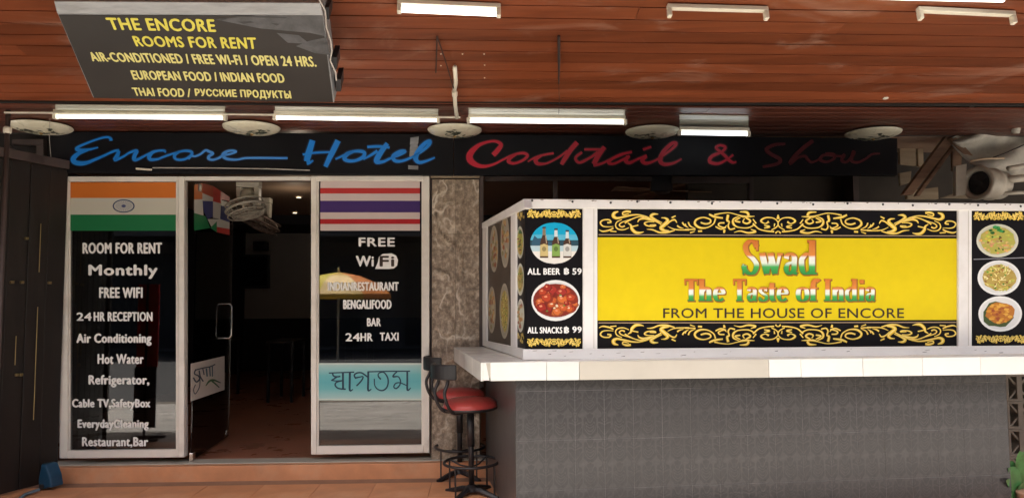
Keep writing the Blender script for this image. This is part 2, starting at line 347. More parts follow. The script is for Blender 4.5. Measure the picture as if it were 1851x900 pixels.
def build(name, mb, m, parent=None, bevel=0, smooth=False, loc=None, label=None):
    if parent is not None: org = wloc(parent)
    elif loc is not None: org = Vector(loc)
    else:
        xs = [v.x for v in mb.v]; ys = [v.y for v in mb.v]; zs = [v.z for v in mb.v]
        org = Vector(((min(xs) + max(xs)) / 2, (min(ys) + max(ys)) / 2, min(zs)))
    me = bpy.data.meshes.new(name); me.from_pydata([v - org for v in mb.v], [], mb.f)
    if any(c is not None for c in mb.c):
        at = me.color_attributes.new('ink', 'FLOAT_COLOR', 'CORNER'); k = 0
        for fi, p in enumerate(me.polygons):
            c = mb.c[fi] or (.5, .5, .5)
            for _ in p.loop_indices: at.data[k].color = (*c, 1); k += 1
    me.materials.append(M[m] if isinstance(m, str) else m)
    if smooth:
        for p in me.polygons: p.use_smooth = True
    me.validate()
    bm = bmesh.new(); bm.from_mesh(me); bmesh.ops.recalc_face_normals(bm, faces=bm.faces) if m != 'print' else None; bm.to_mesh(me); bm.free()
    o = bpy.data.objects.new(name, me); col.objects.link(o)
    if parent is not None: o.parent = parent
    else: o.location = org
    ORG[o.name] = org
    if bevel:
        b = o.modifiers.new('bevel', 'BEVEL'); b.width = bevel; b.segments = 2; b.limit_method = 'ANGLE'; b.angle_limit = rad(40)
    if label: o['label'] = label
    return o
def thing(name, label, cat, loc, group=None):
    o = bpy.data.objects.new(name, None); col.objects.link(o); o.location = Vector(loc); ORG[o.name] = Vector(loc)
    o['label'] = label; o['category'] = cat
    if group: o['group'] = group
    return o
def tag(o, label, cat, group=None):
    o['label'] = label; o['category'] = cat
    if group: o['group'] = group
    return o
def structure(o, label=None):
    o['kind'] = 'structure'
    if label: o['label'] = label
    return o
def root(name, loc=(0, 0, 0)):
    o = bpy.data.objects.new(name, None); col.objects.link(o); o.location = Vector(loc); ORG[o.name] = Vector(loc); o['kind'] = 'structure'; return o
def inst(name, me, parent, wl):
    o = bpy.data.objects.new(name, me); col.objects.link(o); o.parent = parent; o.location = Vector(wl) - wloc(parent); ORG[o.name] = Vector(wl); return o
def quadp(fr, x0, y0, x1, y1, off=0):
    return [fr.pix(x0, y1, off), fr.pix(x1, y1, off), fr.pix(x1, y0, off), fr.pix(x0, y0, off)]
def pq(fr, pts, off=0): return [fr.pix(x, y, off) for x, y in pts]
def pbox(fr, x0, y0, x1, y1, off, dep, mb=None):
    return (mb or MB()).prism(quadp(fr, x0, y0, x1, y1, off), fr.ey * dep)
def ppoly(fr, pts, off, dep, mb=None):
    return (mb or MB()).prism(pq(fr, pts, off), fr.ey * dep)
def ell(cx, cy, rx, ry, n=28, a0=0, a1=2 * PI):
    full = abs(a1 - a0 - 2 * PI) < 1e-6
    return [(cx + rx * math.cos(a0 + (a1 - a0) * k / (n if full else n - 1)), cy + ry * math.sin(a0 + (a1 - a0) * k / (n if full else n - 1))) for k in range(n)]
class Print:
    """flat print: coloured polygons on a plane, each a hair above the last"""
    def __init__(s, fr, off, step=.00004): s.fr = fr; s.off = off; s.step = step; s.k = 0; s.mb = MB()
    def poly(s, pts, c):
        s.k += 1; s.mb.poly([s.fr.pix(x, y, s.off - s.k * s.step) for x, y in pts][::-1], c); return s
    def rect(s, x0, y0, x1, y1, c): return s.poly([(x0, y0), (x1, y0), (x1, y1), (x0, y1)], c)
    def stroke(s, pts, wd, c):
        for q in ribbon_quads(pts, wd): s.mb.poly([s.fr.pix(x, y, s.off - (s.k + 1) * s.step) for x, y in q][::-1], c)
        s.k += 1; return s
def smooth_path(pts, sub=5):
    if len(pts) < 3: return list(pts)
    out = []; P = [pts[0]] + list(pts) + [pts[-1]]
    for i in range(1, len(P) - 2):
        p0, p1, p2, p3 = P[i - 1:i + 3]
        for k in range(sub):
            t = k / sub; out.append(tuple(.5 * ((2 * b) + (-a + c) * t + (2 * a - 5 * b + 4 * c - d) * t * t + (-a + 3 * b - 3 * c + d) * t ** 3) for a, b, c, d in zip(p0, p1, p2, p3)))
    out.append(tuple(pts[-1])); return out
def ribbon_quads(pts, wd):
    """pts: 2D path; wd: width or list of widths along it"""
    n0 = len(pts)
    ws = wd if isinstance(wd, (list, tuple)) else None
    full = [(p[0], p[1], (ws[min(len(ws) - 1, int(round(i * (len(ws) - 1) / max(1, n0 - 1))))] if ws else wd)) for i, p in enumerate(pts)]
    sp = smooth_path(full); L = []; R = []
    for k, p in enumerate(sp):
        a = sp[max(k - 1, 0)]; b = sp[min(k + 1, len(sp) - 1)]
        tx, ty = b[0] - a[0], b[1] - a[1]; l = math.hypot(tx, ty) or 1
        nx, ny = -ty / l, tx / l; h = p[2] / 2
        L.append((p[0] + nx * h, p[1] + ny * h)); R.append((p[0] - nx * h, p[1] - ny * h))
    return [[L[k], L[k + 1], R[k + 1], R[k]] for k in range(len(sp) - 1)]
def strokes_mesh(name, fr, off, thick, strokes, m, parent, tr, halo=True):
    """strokes = [(pts, width)] in picture-crop units, tr = (x0, y0, scale)"""
    mb = MB(); x0, y0, sc = tr if tr else (0, 0, 1)
    if halo and thick and m in ('ink_blue', 'ink_blue_hi', 'ink_red'):
        strokes_mesh('outline', fr, off + .0055, 0, [(pts, [q + 26 for q in wd] if isinstance(wd, (list, tuple)) else wd + 26) for pts, wd in strokes], 'halo_blue' if 'blue' in m else 'halo_red', parent, tr, False)
    for i, (pts, wd) in enumerate(strokes):
        P = [(x0 + p[0] / sc, y0 + p[1] / sc) for p in pts]; W = [q / sc for q in wd] if isinstance(wd, (list, tuple)) else wd / sc
        o = off - i * (.00025 if thick else .00002)
        for q in ribbon_quads(P, W):
            pp = [fr.pix(x, y, o) for x, y in q]
            if thick: mb.prism(pp, fr.ey * (thick + i * .00025))
            else: mb.poly(pp)
    return build(name, mb, m, parent)
def text_mesh(s, bold=0.0, spacing=1.0, shear=0.0):
    c = bpy.data.curves.new('t', 'FONT'); c.body = s; c.offset = bold; c.space_character = spacing; c.shear = shear; c.resolution_u = 3; c.fill_mode = 'FRONT' if hasattr(c, 'fill_mode') else c.fill_mode
    o = bpy.data.objects.new('t', c); col.objects.link(o); bpy.context.view_layer.update()
    me = bpy.data.meshes.new_from_object(o.evaluated_get(bpy.context.evaluated_depsgraph_get()))
    v = [(p.co.x, p.co.y) for p in me.vertices]; f = [list(p.vertices) for p in me.polygons]
    bpy.data.objects.remove(o); bpy.data.curves.remove(c); bpy.data.meshes.remove(me)
    return v, f
def text(s, fr, quad, off, m, parent, bold=.02, spacing=1.09, name='lettering', shear=0.0, fat=1.0):
    """fits the text's box onto the picture quad (tl, tr, br, bl) laid on plane fr"""
    if len(quad) == 4 and not isinstance(quad[0], tuple):
        x0, y0, x1, y1 = quad; quad = ((x0, y0), (x1, y0), (x1, y1), (x0, y1))
    hh = (quad[3][1] - quad[0][1]) * .052 * fat; twice = 3 if fat else 0
    sh_ = [(-hh, 0), (hh, 0), (0, -hh * .7), (0, hh * .7)] if fat else [(0, 0)]
    bold = 0
    v, f = text_mesh(s, bold, spacing, shear)
    xs = [a for a, b in v]; ys = [b for a, b in v]; X0, X1, Y0, Y1 = min(xs), max(xs), min(ys), max(ys)
    mb = MB()
    for rep in range(twice + 1):
        base = len(mb.v)
        for a, b in v:
            u = (a - X0) / (X1 - X0); t = (Y1 - b) / (Y1 - Y0)
            tl, tr_, br, bl = quad
            px = (tl[0] * (1 - u) + tr_[0] * u) * (1 - t) + (bl[0] * (1 - u) + br[0] * u) * t
            py = (tl[1] * (1 - u) + tr_[1] * u) * (1 - t) + (bl[1] * (1 - u) + br[1] * u) * t
            mb.v.append(fr.pix(px + sh_[rep][0], py + sh_[rep][1], off - rep * .0002))
        for q in f: mb.f.append([base + i for i in q]); mb.c.append(None)
    o = build(name, mb, m, parent); return o

# ================================================================== SETTING
g = MB().poly([Vector((-60, -60, 0)), Vector((60, -60, 0)), Vector((60, 30, 0)), Vector((-60, 30, 0))]); structure(build('ground', g, 'asphalt', loc=(0, 0, 0)))
sw = root('pavement')
build('slab', MB().box(F, -30, 30, -4.15, .0, -.02, .004), 'paving', sw)
build('kerb', MB().box(F, -30, 30, -4.30, -4.152, -.02, .012), 'block', sw, bevel=.01)
# terracotta apron in front of the step and the step itself, laid in tiles
ap = root('terracotta_pavement')
build('bed', MB().box(F, -7, 7, -1.45, .06, .005, .012), 'grout', ap)
TS = .40
tm = MB(); ft = Frame((0, 0, 0), yawv(2.2)); tm.box(ft, -TS / 2 + .002, TS / 2 - .002, -TS / 2 + .002, TS / 2 - .002, 0, .012)
tmo = build('tile', tm, 'orange_tile', ap, bevel=.0015); tile_me = tmo.data
tmo.location = F.P(-3.2, -.30, .006) - wloc(ap)
for i in range(-11, 10):
    for j in range(3):
        if i == -8 and j == 0: continue
        o = inst('tile', tile_me, ap, F.P(i * TS, -.24 - TS / 2 - j * TS + .0, .006)); 
tmo.location = F.P(-8 * TS, -.24 - TS / 2, .006)
st = root('entrance_step')
build('riser', MB().box(F, -4.2, .9, -.10, .10, .0, .124), 'orange_tile', st, bevel=.004)
build('threshold', MB().box(F, -4.2, .9, -.042, .12, .1245, .132), 'beige_tile', st, bevel=.003)
# room behind the shopfront
rm = root('room_interior')
build('room_floor', MB().box(F, -4.4, 9, .122, 7.6, .0, .118), 'room_floor', rm)
fl_me = None
build('back_wall', MB().box(F, -4.4, 9, 7.4, 7.5, .118, 2.62), 'room_wall', rm)
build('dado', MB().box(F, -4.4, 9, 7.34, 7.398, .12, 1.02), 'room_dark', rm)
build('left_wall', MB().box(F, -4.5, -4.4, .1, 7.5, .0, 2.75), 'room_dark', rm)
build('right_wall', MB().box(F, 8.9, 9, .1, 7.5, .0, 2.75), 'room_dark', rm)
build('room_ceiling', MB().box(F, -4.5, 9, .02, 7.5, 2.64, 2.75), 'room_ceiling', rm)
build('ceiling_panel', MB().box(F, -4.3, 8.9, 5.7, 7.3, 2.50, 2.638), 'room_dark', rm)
# sloping timber ceiling over the pavement: one object per board
cr = root('timber_ceiling', C.P(0, 0, 0))
def cbox(x0, x1, z0, z1, h0, h1): # along board, down the slope, above the surface
    return MB().prism([C.P(x0, h0 * C_UP, z0), C.P(x1, h0 * C_UP, z0), C.P(x1, h0 * C_UP, z1), C.P(x0, h0 * C_UP, z1)], C.ey * ((h1 - h0) * C_UP))
build('backing', cbox(-7, 8, -2.75, .0, .034, .10), 'gap', cr)
BW = .118
k = 0; z = 0
while z > -2.72:
    off = random.uniform(-.9, .9); cuts = sorted([-6.9] + [[-2.2 + off], [1.9 + off * 1.7], []][random.randrange(3)] + [7.9])
    for a, b in zip(cuts[:-1], cuts[1:]):
        dz = random.uniform(-.0006, .0006); h = random.uniform(0, .003)
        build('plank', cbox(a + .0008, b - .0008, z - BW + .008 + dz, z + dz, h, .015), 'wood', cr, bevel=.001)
    z -= BW
build('edge_board', cbox(-6.9, 7.9, .001, .022, -.012, .10), 'gap', cr)
# flat soffit between the sloping ceiling and the signboards
sr = root('timber_soffit', F.P(0, 0, 2.63))
build('backing', MB().box(F, -6.5, 8, -.84, .02, 2.652, 2.72), 'gap', sr)
y = -.81
for j in range(7):
    cuts = [-6.4, -2.9 + random.uniform(-.8, .8), 1.4 + random.uniform(-.8, .8), 7.9]
    for a, b in zip(cuts[:-1], cuts[1:]):
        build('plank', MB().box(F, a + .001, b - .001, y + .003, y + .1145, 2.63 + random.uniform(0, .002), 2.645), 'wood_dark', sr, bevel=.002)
    y += .1185
# wall mass above the canopy and at both sides, closing the place off
bw = root('building_shell')
build('roof_slab', MB().box(F, -7, 8.5, -3.3, 7.6, 3.30, 3.5), 'far_wall', bw)
build('left_side_wall', MB().box(F, -4.75, -4.6, -.3, 7.6, 0, 3.3), 'far_wall', bw)
build('wall_behind_shutters', MB().box(F, -4.6, -3.54, .06, .12, 0, 2.75), 'brown', bw)
build('wall_over_signs', MB().box(F, -4.4, 8.9, .0, .06, 2.632, 3.29), 'far_wall', bw)

# ================================================================== SHOPFRONT
def window(label, X0, X1, ytop, ybotL, ybotR, panel):
    """X0,X1 outer frame pixels; panel = glass rectangle"""
    gx0, gy0, gx1, gy1 = panel
    t = thing('shop_window', label, 'window', F.pix((X0 + X1) / 2, ybotL, 0), 'glazed shopfront windows')
    build('frame', pbox(F, X0, ytop, gx0, ybotL, -.03, .07), 'frame', t, bevel=.004)
    build('frame', pbox(F, gx1, ytop, X1, ybotR, -.03, .07), 'frame', t, bevel=.004)
    build('frame', pbox(F, gx0 + .3, ytop, gx1 - .3, gy0, -.026, .06), 'frame', t, bevel=.003)
    build('sill', ppoly(F, [(gx0 + .3, ybotL), (gx0 + .3, gy1), (gx1 - .3, gy1 - 2), (gx1 - .3, ybotR)][::1], -.026, .06), 'frame', t, bevel=.003)
    build('bead', pbox(F, gx0, gy0, gx0 + 4, gy1, -.012, .03), 'frame', t)
    build('bead', pbox(F, gx1 - 4, gy0, gx1, gy1, -.012, .03), 'frame', t)
    build('pane', MB().prism(quadp(F, gx0, gy0, gx1, gy1, .004), F.ey * .005), 'glass', t)
    return t
W1 = window('left shop window with orange white and green flag above a room for rent list', 107, 333, 319, 828, 826, (122, 328, 322, 814))
W2 = window('right shop window with red white and blue striped flag above a pale blue banner', 562, 776, 318, 821, 818, (572, 327, 766, 806))
# outer posts lean with perspective: frame bottom slightly wider
OFG = -.002
p = Print(F, OFG)
org_, grn, wht = s2l(222, 105, 40), s2l(0, 105, 62), s2l(205, 200, 185)
p.rect(124, 330, 322, 358, (.62, .17, .025)); p.rect(124, 358, 322, 388, (.55, .54, .46)); p.rect(124, 388, 322, 417, (.012, .17, .06))
p.poly(ell(223.5, 372.5, 20, 12, 32), (.03, .05, .12)); p.poly(ell(223.5, 372.5, 17.5, 10, 32), (.50, .50, .46))
for k in range(24):
    a = 2 * PI * k / 24; p.poly([(223.5, 372.5), (223.5 + 15 * math.cos(a - .03), 372.5 + 8.8 * math.sin(a - .03)), (223.5 + 15 * math.cos(a + .03), 372.5 + 8.8 * math.sin(a + .03))], (.12, .13, .25))
p.poly(ell(223.5, 372.5, 4, 2.6, 12), (.05, .06, .16))
build('flag_sticker', p.mb, 'print', W1)
for s, q in (("ROOM FOR RENT", (150, 439, 292, 458)), ("Monthly", (161, 479, 284, 503)), ("FREE WIFI", (180, 520, 257, 538)), ("24", (139, 565, 165, 579)), ("HR RECEPTION", (170, 564, 275, 580)),
             ("Air Conditioning", (139, 603, 273, 624)), ("Hot Water", (177, 640, 259, 657)), ("Refrigerator,", (161, 678, 269, 699)), ("Cable TV,SafetyBox", (131, 721, 271, 740)),
             ("EverydayCleaning", (141, 758, 268, 777)), ("Restaurant,Bar", (149, 790, 267, 808))):
    text(s, F, q, OFG, 'ink_white', W1, bold=.035)
p = Print(F, OFG)
R_, Wt, Bl = (.50, .035, .035), (.62, .52, .50), (.055, .025, .15)
for y0, y1, c in ((328, 340, Wt), (340, 350, R_), (350, 363, Wt), (363, 384, Bl), (384, 396, Wt), (396, 405, (.42, .012, .02)), (405, 417, Wt)):
    p.rect(579, y0, 759, y1, c)
build('flag_sticker', p.mb, 'print', W2)
t_ = "FREE"
for s, q in (("FREE", (649, 430, 713, 445)), ("Wi", (644, 463, 675, 481)), ("INDIANRESTAURANT", (593, 510, 720, 525)), ("BENGALIFOOD", (621, 542, 707, 558)), ("BAR", (664, 575, 688, 589)), ("24", (625, 602, 650, 616)), ("HR", (652, 602, 673, 616)), ("TAXI", (687, 601, 720, 615))):
    text(s, F, q, OFG, 'ink_white', W2, bold=.035)
build('wifi_badge', MB().poly(pq(F, [(678, 486), (683, 474), (685, 464), (692, 459), (708, 458), (716, 462), (719.5, 470), (718, 480), (712, 485), (704, 486)], OFG)), 'ink_white', W2)
text("Fi", F, (687, 463, 712, 481), OFG - .0012, 'ink_dark', W2, bold=.03)
bn = build('banner', MB().prism(quadp(F, 572.5, 656, 764, 723, -.008), F.ey * .008), 'teal', W2)
p = Print(F, -.0082)
for x0, y0, x1, y1 in ((573, 656, 764, 659), (573, 720, 764, 723), (573, 659, 576, 720), (761, 659, 764, 720)): p.rect(x0, y0, x1, y1, (.55, .66, .60))
build('border', p.mb, 'print', bn)
BE = [([(215, 210), (400, 203), (620, 195)], 20), ([(830, 190), (1150, 183), (1510, 180)], 20),
      ([(275, 215), (290, 255), (340, 270), (400, 262)], 24), ([(345, 270), (300, 300), (255, 330)], 24), ([(255, 325), (330, 335), (430, 330)], 18), ([(430, 330), (340, 355), (315, 400), (350, 445), (410, 462), (485, 465)], 24), ([(440, 205), (440, 330), (442, 465)], 32),
      ([(550, 205), (548, 340), (550, 485), (600, 468)], [34, 34, 30, 14]),
      ([(640, 290), (620, 245), (660, 210), (730, 205), (790, 240), (835, 275)], 24), ([(630, 290), (700, 275), (760, 268), (735, 330), (655, 415)], [30, 20, 20, 24, 24]), ([(843, 195), (842, 340), (842, 485), (893, 464)], [32, 32, 30, 14]),
      ([(1045, 310), (1005, 265), (1010, 215), (1090, 200), (1150, 280), (1160, 370), (1130, 450), (1065, 488), (990, 465), (945, 400), (940, 300)], [26, 22, 18, 20, 24, 24, 24, 24, 20, 18, 18]),
      ([(1300, 190), (1260, 225), (1240, 268), (1320, 268), (1355, 330), (1345, 400), (1290, 455), (1250, 430), (1280, 375), (1350, 365), (1450, 405)], [20, 22, 28, 20, 22, 22, 22, 20, 20, 18, 18]),
      ([(1465, 180), (1465, 340), (1468, 482), (1520, 445)], [30, 30, 28, 14])]
strokes_mesh('lettering', F, -.0088, 0, [(a, [x * 1.0 for x in (b if isinstance(b, list) else [b, b])]) for a, b in BE], 'ink_navy', bn, (570, 650, 8.814))

# glass door, open into the room
hp = F.pix(345, 823, .02); fpn = at_z(412, 789, .13)
DR = Frame((hp.x, hp.y, 0), Vector((fpn.x - hp.x, fpn.y - hp.y, 0)))
dw = (Vector((fpn.x, fpn.y, 0)) - Vector((hp.x, hp.y, 0))).length
door = thing('glass_door', 'frameless glass door standing open into the dark room, flag sticker near its top', 'door', (hp.x, hp.y, .13))
ztop = DR.L(DR.pix(346, 326)).z
build('pane', MB().box(DR, 0, dw, -.005, .005, .14, ztop), 'doorglass', door, bevel=.001)
build('edge', MB().box(DR, dw, dw + .006, -.006, .006, .14, ztop), 'chrome', door)
for zz in (.135, ztop - .06):
    build('hinge', MB().box(DR, .0, .07, -.014, .014, zz, zz + .06), 'chrome', door, bevel=.004)
build('lock_plate', MB().box(DR, dw - .09, dw - .01, -.014, .014, .16, .20), 'chrome', door, bevel=.004)
hc = DR.L(DR.pix(404, 580)); hcx = min(hc.x, dw - .10)
hpth = [DR.P(hcx, y_, hc.z + z_) for y_, z_ in ((-.068, .125), (-.050, .148), (.050, .148), (.068, .125), (.068, -.125), (.050, -.148), (-.050, -.148), (-.068, -.125))]
build('handle', MB().tube(hpth, .0085, 8, closed=True), 'chrome', door, smooth=True)
p = Print(DR, -.0062)
OR, WH, GR, RD, NV = (.70, .20, .05), (.75, .73, .66), (.02, .26, .09), (.62, .05, .04), (.03, .04, .22)
p.poly([(351, 334), (366, 331), (366, 364), (351, 361)], OR); p.poly([(366, 331), (385, 336), (385, 357), (366, 349)], (.50, .08, .03)); p.poly([(385, 336), (415, 356), (415, 364), (385, 357)], RD)
p.poly([(351, 361), (366, 360), (368, 390), (351, 385)], WH); p.poly([(366, 349), (385, 357), (385, 364), (366, 363)], WH); p.poly([(351, 385), (372, 391), (380, 412), (351, 417)], GR)
p.poly([(366, 363), (385, 364), (385, 392), (375, 396), (369, 384)], NV); p.poly([(385, 357), (400, 362), (398, 396), (385, 394)], WH); p.poly([(385, 364), (386, 350), (402, 356), (400, 368)], RD)
p.poly([(400, 362), (415, 366), (415, 374), (400, 372)], WH); p.poly([(400, 372), (415, 374), (415, 402), (398, 396)], NV); p.poly([(375, 396), (398, 396), (415, 402), (415, 414), (382, 410)], WH); p.poly([(390, 410), (415, 414), (415, 425), (392, 420)], RD); p.poly([(380, 412), (392, 400), (392, 420)], GR)
build('flag_sticker', p.mb, 'print', door)
stk = build('welcome_sticker', MB().prism(pq(DR, [(345, 725), (406, 704), (406, 643), (345, 657)], -.0065), DR.ey * .001), flat('off_white_sticker', (.80, .76, .68)), door)
strokes_mesh('lettering', DR, -.0075, 0, [([(140, 270), (115, 350), (190, 385)], 22), ([(95, 420), (150, 500), (210, 440), (180, 380)], 26), ([(215, 440), (205, 590), (130, 715), (100, 640), (135, 545)], 16), ([(130, 285), (260, 250), (400, 222), (490, 180)], 20),
    ([(200, 290), (220, 400), (275, 490)], 24), ([(265, 255), (290, 370)], 20)], 'ink_navy', stk, (340, 640, 10))
strokes_mesh('lettering', DR, -.0078, 0, [([(330, 255), (345, 400)], 26), ([(390, 235), (400, 395)], 22), ([(440, 200), (440, 400)], 20)], flat('teal_ink', (.04, .14, .18)), stk, (340, 640, 10))
strokes_mesh('swoosh', DR, -.0081, 0, [([(320, 570), (380, 490), (460, 465), (590, 515)], [14, 34, 34, 14]), ([(430, 480), (500, 540), (565, 600)], [30, 26, 16])], flat('green_ink', (.02, .13, .03)), stk, (340, 640, 10))
# door head between the two windows
dh = thing('door_head', 'pale metal head bar over the open doorway', 'door frame', F.pix(447, 322, 0))
build('rail', pbox(F, 333.5, 319, 561.5, 326, -.02, .06), 'frame', dh, bevel=.003)
build('stop', pbox(F, 333.5, 326.3, 561.5, 328, 0, .03), 'brown_frame', dh)
# stone pillar, carved slabs as parts
pl = thing('stone_pillar', 'pillar faced with carved brown marble slabs between window and bar', 'pillar', F.pix(824, 822, 0))
build('core', pbox(F, 778, 316, 868, 822, .032, .3), 'brown_frame', pl)
pl0 = F.L(F.pix(779, 822, 0)); pl1 = F.L(F.pix(866, 320, 0))
xa, xb, za, zb = pl0.x + .004, pl1.x, .132, pl1.z - .02
rows, cols = 5, 2
def slab(x0, x1, z0, z1):
    mb = MB(); nx, nz = 14, 26
    def h(x, z):
        q = Vector((x * 9, 3, z * 7)); r = noise.fractal(q, 1.0, 2.0, 4) * .006
        q2 = Vector((x * 4.3, 9, z * 3.4)); e = abs(noise.noise(q2)); r += .012 * math.exp(-(e * 14) ** 2)
        return r
    g_ = [[F.P(x0 + (x1 - x0) * i / nx, -.002 - h(x0 + (x1 - x0) * i / nx, z0 + (z1 - z0) * j / nz), z0 + (z1 - z0) * j / nz) for i in range(nx + 1)] for j in range(nz + 1)]
    for j in range(nz + 1): mb.v += g_[j]
    for j in range(nz):
        for i in range(nx):
            a = j * (nx + 1) + i; mb.f.append([a, a + 1, a + nx + 2, a + nx + 1]); mb.c.append(None)
    mb.box(F, x0, x1, .006, .03, z0, z1)
    return mb
for r in range(rows):
    for c in range(cols):
        x0 = xa + (xb - xa) * c / cols; x1 = xa + (xb - xa) * (c + 1) / cols; z0 = za + (zb - za) * r / rows; z1 = za + (zb - za) * (r + 1) / rows
        build('slab', slab(x0 + .0012, x1 - .0012, z0 + .0012, z1 - .0012), 'stone', pl)
build('corner_trim', pbox(F, 867, 318, 874, 700, -.018, .2), 'brown_frame', pl, bevel=.003)
build('top_trim', pbox(F, 778.5, 315.5, 866.5, 321, -.02, .05), 'pale_wood', pl)

# ================================================================== SIGNBOARDS UNDER THE SOFFIT
fa = thing('signboard', 'long black board with blue brush script reading Encore Hotel', 'sign', F.pix(455, 317, -.06), 'black boards over the shopfront')
build('board', ppoly(F, [(92, 312), (819.5, 317), (819.5, 243), (92, 238)], -.06, .05), 'signboard', fa, bevel=.003)
fb = thing('signboard', 'long black board with dim red brush script ending in an ampersand and Show', 'sign', F.pix(1220, 317, -.06), 'black boards over the shopfront')
build('board', ppoly(F, [(820.5, 317), (1622, 317), (1622, 250), (820.5, 243)], -.06, .05), 'signboard', fb, bevel=.003)
ENC = [([(745, 145), (735, 112), (690, 97), (600, 112), (450, 165), (330, 215), (285, 255), (330, 272), (450, 262), (570, 235)], [40, 34, 26, 24, 24, 30, 46, 44, 30, 12]),
       ([(430, 268), (310, 315), (240, 380), (255, 430), (340, 448), (430, 435), (520, 400), (650, 345), (780, 285), (850, 275)], [30, 46, 62, 64, 58, 44, 34, 28, 28, 34]),
       ([(850, 278), (830, 335), (795, 400), (900, 360), (1000, 300), (1090, 278), (1060, 340), (1055, 395), (1110, 390), (1210, 338), (1300, 295)], [34, 46, 40, 26, 26, 36, 48, 50, 32, 24, 24]),
       ([(1455, 300), (1460, 278), (1380, 278), (1300, 300), (1255, 350), (1270, 395), (1370, 390), (1480, 348), (1600, 310), (1720, 280), (1815, 290), (1820, 335), (1745, 385), (1660, 400), (1600, 380), (1600, 330), (1660, 290)], [34, 30, 28, 38, 50, 40, 28, 24, 24, 28, 34, 34, 28, 28, 34, 36, 28])]
strokes_mesh('lettering', F, -.066, .006, ENC, 'ink_blue', fa, (100, 235, 7.404))
ORE = [([(0, 390), (40, 350), (100, 350), (170, 320), (230, 275), (280, 290), (330, 315), (280, 350), (275, 385), (330, 400), (410, 375), (470, 340), (560, 322), (640, 292), (600, 276), (520, 288), (465, 335), (510, 385), (640, 398), (760, 378), (900, 375), (1100, 376), (1330, 378)], [26, 26, 24, 24, 28, 34, 34, 34, 36, 28, 26, 30, 26, 26, 26, 32, 44, 36, 26, 26, 26, 26, 26])]
strokes_mesh('lettering', F, -.066, .006, ORE, 'ink_blue_hi', fa, (340, 235, 7.404))
HOT = [([(215, 115), (190, 200), (165, 280), (150, 350)], [60, 66, 70, 60]), ([(150, 372), (180, 365), (222, 340)], [36, 30, 14]), ([(105, 275), (210, 258), (310, 250), (410, 248)], [20, 22, 22, 20]), ([(500, 118), (455, 210), (410, 300), (358, 410)], [60, 60, 56, 44]),
       ([(470, 325), (560, 285), (640, 248), (720, 236), (790, 250), (780, 300), (700, 340), (620, 345), (570, 320), (600, 270), (670, 240)], [16, 22, 26, 30, 38, 38, 30, 34, 44, 44, 30]),
       ([(780, 328), (850, 290), (940, 235)], [16, 24, 34]), ([(1050, 150), (990, 230), (940, 310), (930, 355), (1000, 355), (1080, 318), (1180, 280), (1250, 240), (1190, 240), (1115, 295), (1140, 345), (1230, 342), (1340, 295), (1440, 235), (1515, 165), (1525, 125), (1470, 150), (1390, 240), (1365, 320), (1405, 362), (1480, 348), (1580, 308)], [44, 54, 60, 50, 30, 24, 26, 30, 34, 46, 36, 26, 24, 26, 34, 36, 44, 52, 54, 36, 26, 14]),
       ([(825, 190), (950, 184), (1075, 196)], [24, 28, 24])]
strokes_mesh('lettering', F, -.066, .006, HOT, 'ink_blue', fa, (530, 235, 6.17))
CO = [([(455, 300), (520, 230), (560, 160), (500, 118), (400, 120), (260, 170), (150, 280), (150, 370), (240, 435), (350, 450), (470, 420), (570, 370), (680, 315), (780, 282), (870, 275), (915, 310), (850, 370), (740, 410), (660, 385), (690, 330), (760, 290)], [60, 62, 50, 34, 30, 46, 80, 84, 56, 36, 28, 24, 26, 30, 34, 36, 32, 30, 44, 46, 30]),
      ([(920, 388), (1010, 335), (1120, 300), (1265, 275)], [14, 22, 24, 26]), ([(1100, 305), (1025, 355), (1050, 412), (1150, 415), (1250, 375), (1360, 310), (1450, 240)], [30, 50, 46, 26, 24, 24, 24]), ([(1580, 130), (1500, 220), (1420, 340), (1370, 425)], [60, 62, 60, 44]), ([(1645, 262), (1560, 330), (1590, 395), (1660, 390), (1760, 335)], [30, 34, 34, 26, 20])]
strokes_mesh('lettering', F, -.066, .006, CO, 'ink_red', fb, (830, 240, 7.404))
CK = [([(0, 325), (110, 275), (190, 215)], [18, 24, 30]), ([(265, 160), (200, 245), (145, 350)], [46, 56, 50]), ([(140, 362), (230, 345), (330, 298), (440, 245), (570, 215)], [36, 24, 22, 26, 24]), ([(470, 240), (360, 285), (310, 335), (370, 345), (470, 300), (545, 258)], [24, 30, 34, 26, 24, 24]), ([(530, 265), (500, 310), (545, 335), (640, 292), (735, 255)], [40, 42, 34, 22, 26]),
      ([(730, 262), (685, 310), (730, 342), (830, 310), (960, 225), (1050, 150), (1060, 115), (1010, 125), (920, 215), (885, 310), (930, 352), (1030, 340), (1125, 292)], [36, 44, 34, 22, 24, 30, 32, 38, 44, 48, 36, 26, 14]), ([(695, 188), (785, 158)], [26, 22]), ([(40, 186), (250, 190)], [22, 26])]
strokes_mesh('lettering', F, -.066, .006, CK, 'ink_red', fb, (1050, 240, 6.17))
AM = [([(1735, 325), (1680, 328), (1590, 240), (1510, 170), (1555, 140), (1612, 165), (1570, 215), (1460, 265), (1440, 325), (1530, 345), (1630, 300), (1700, 245)], [16, 30, 32, 28, 26, 28, 28, 34, 36, 30, 24, 20])]
strokes_mesh('lettering', F, -.066, .006, AM, 'ink_red', fb, (1050, 240, 6.17))
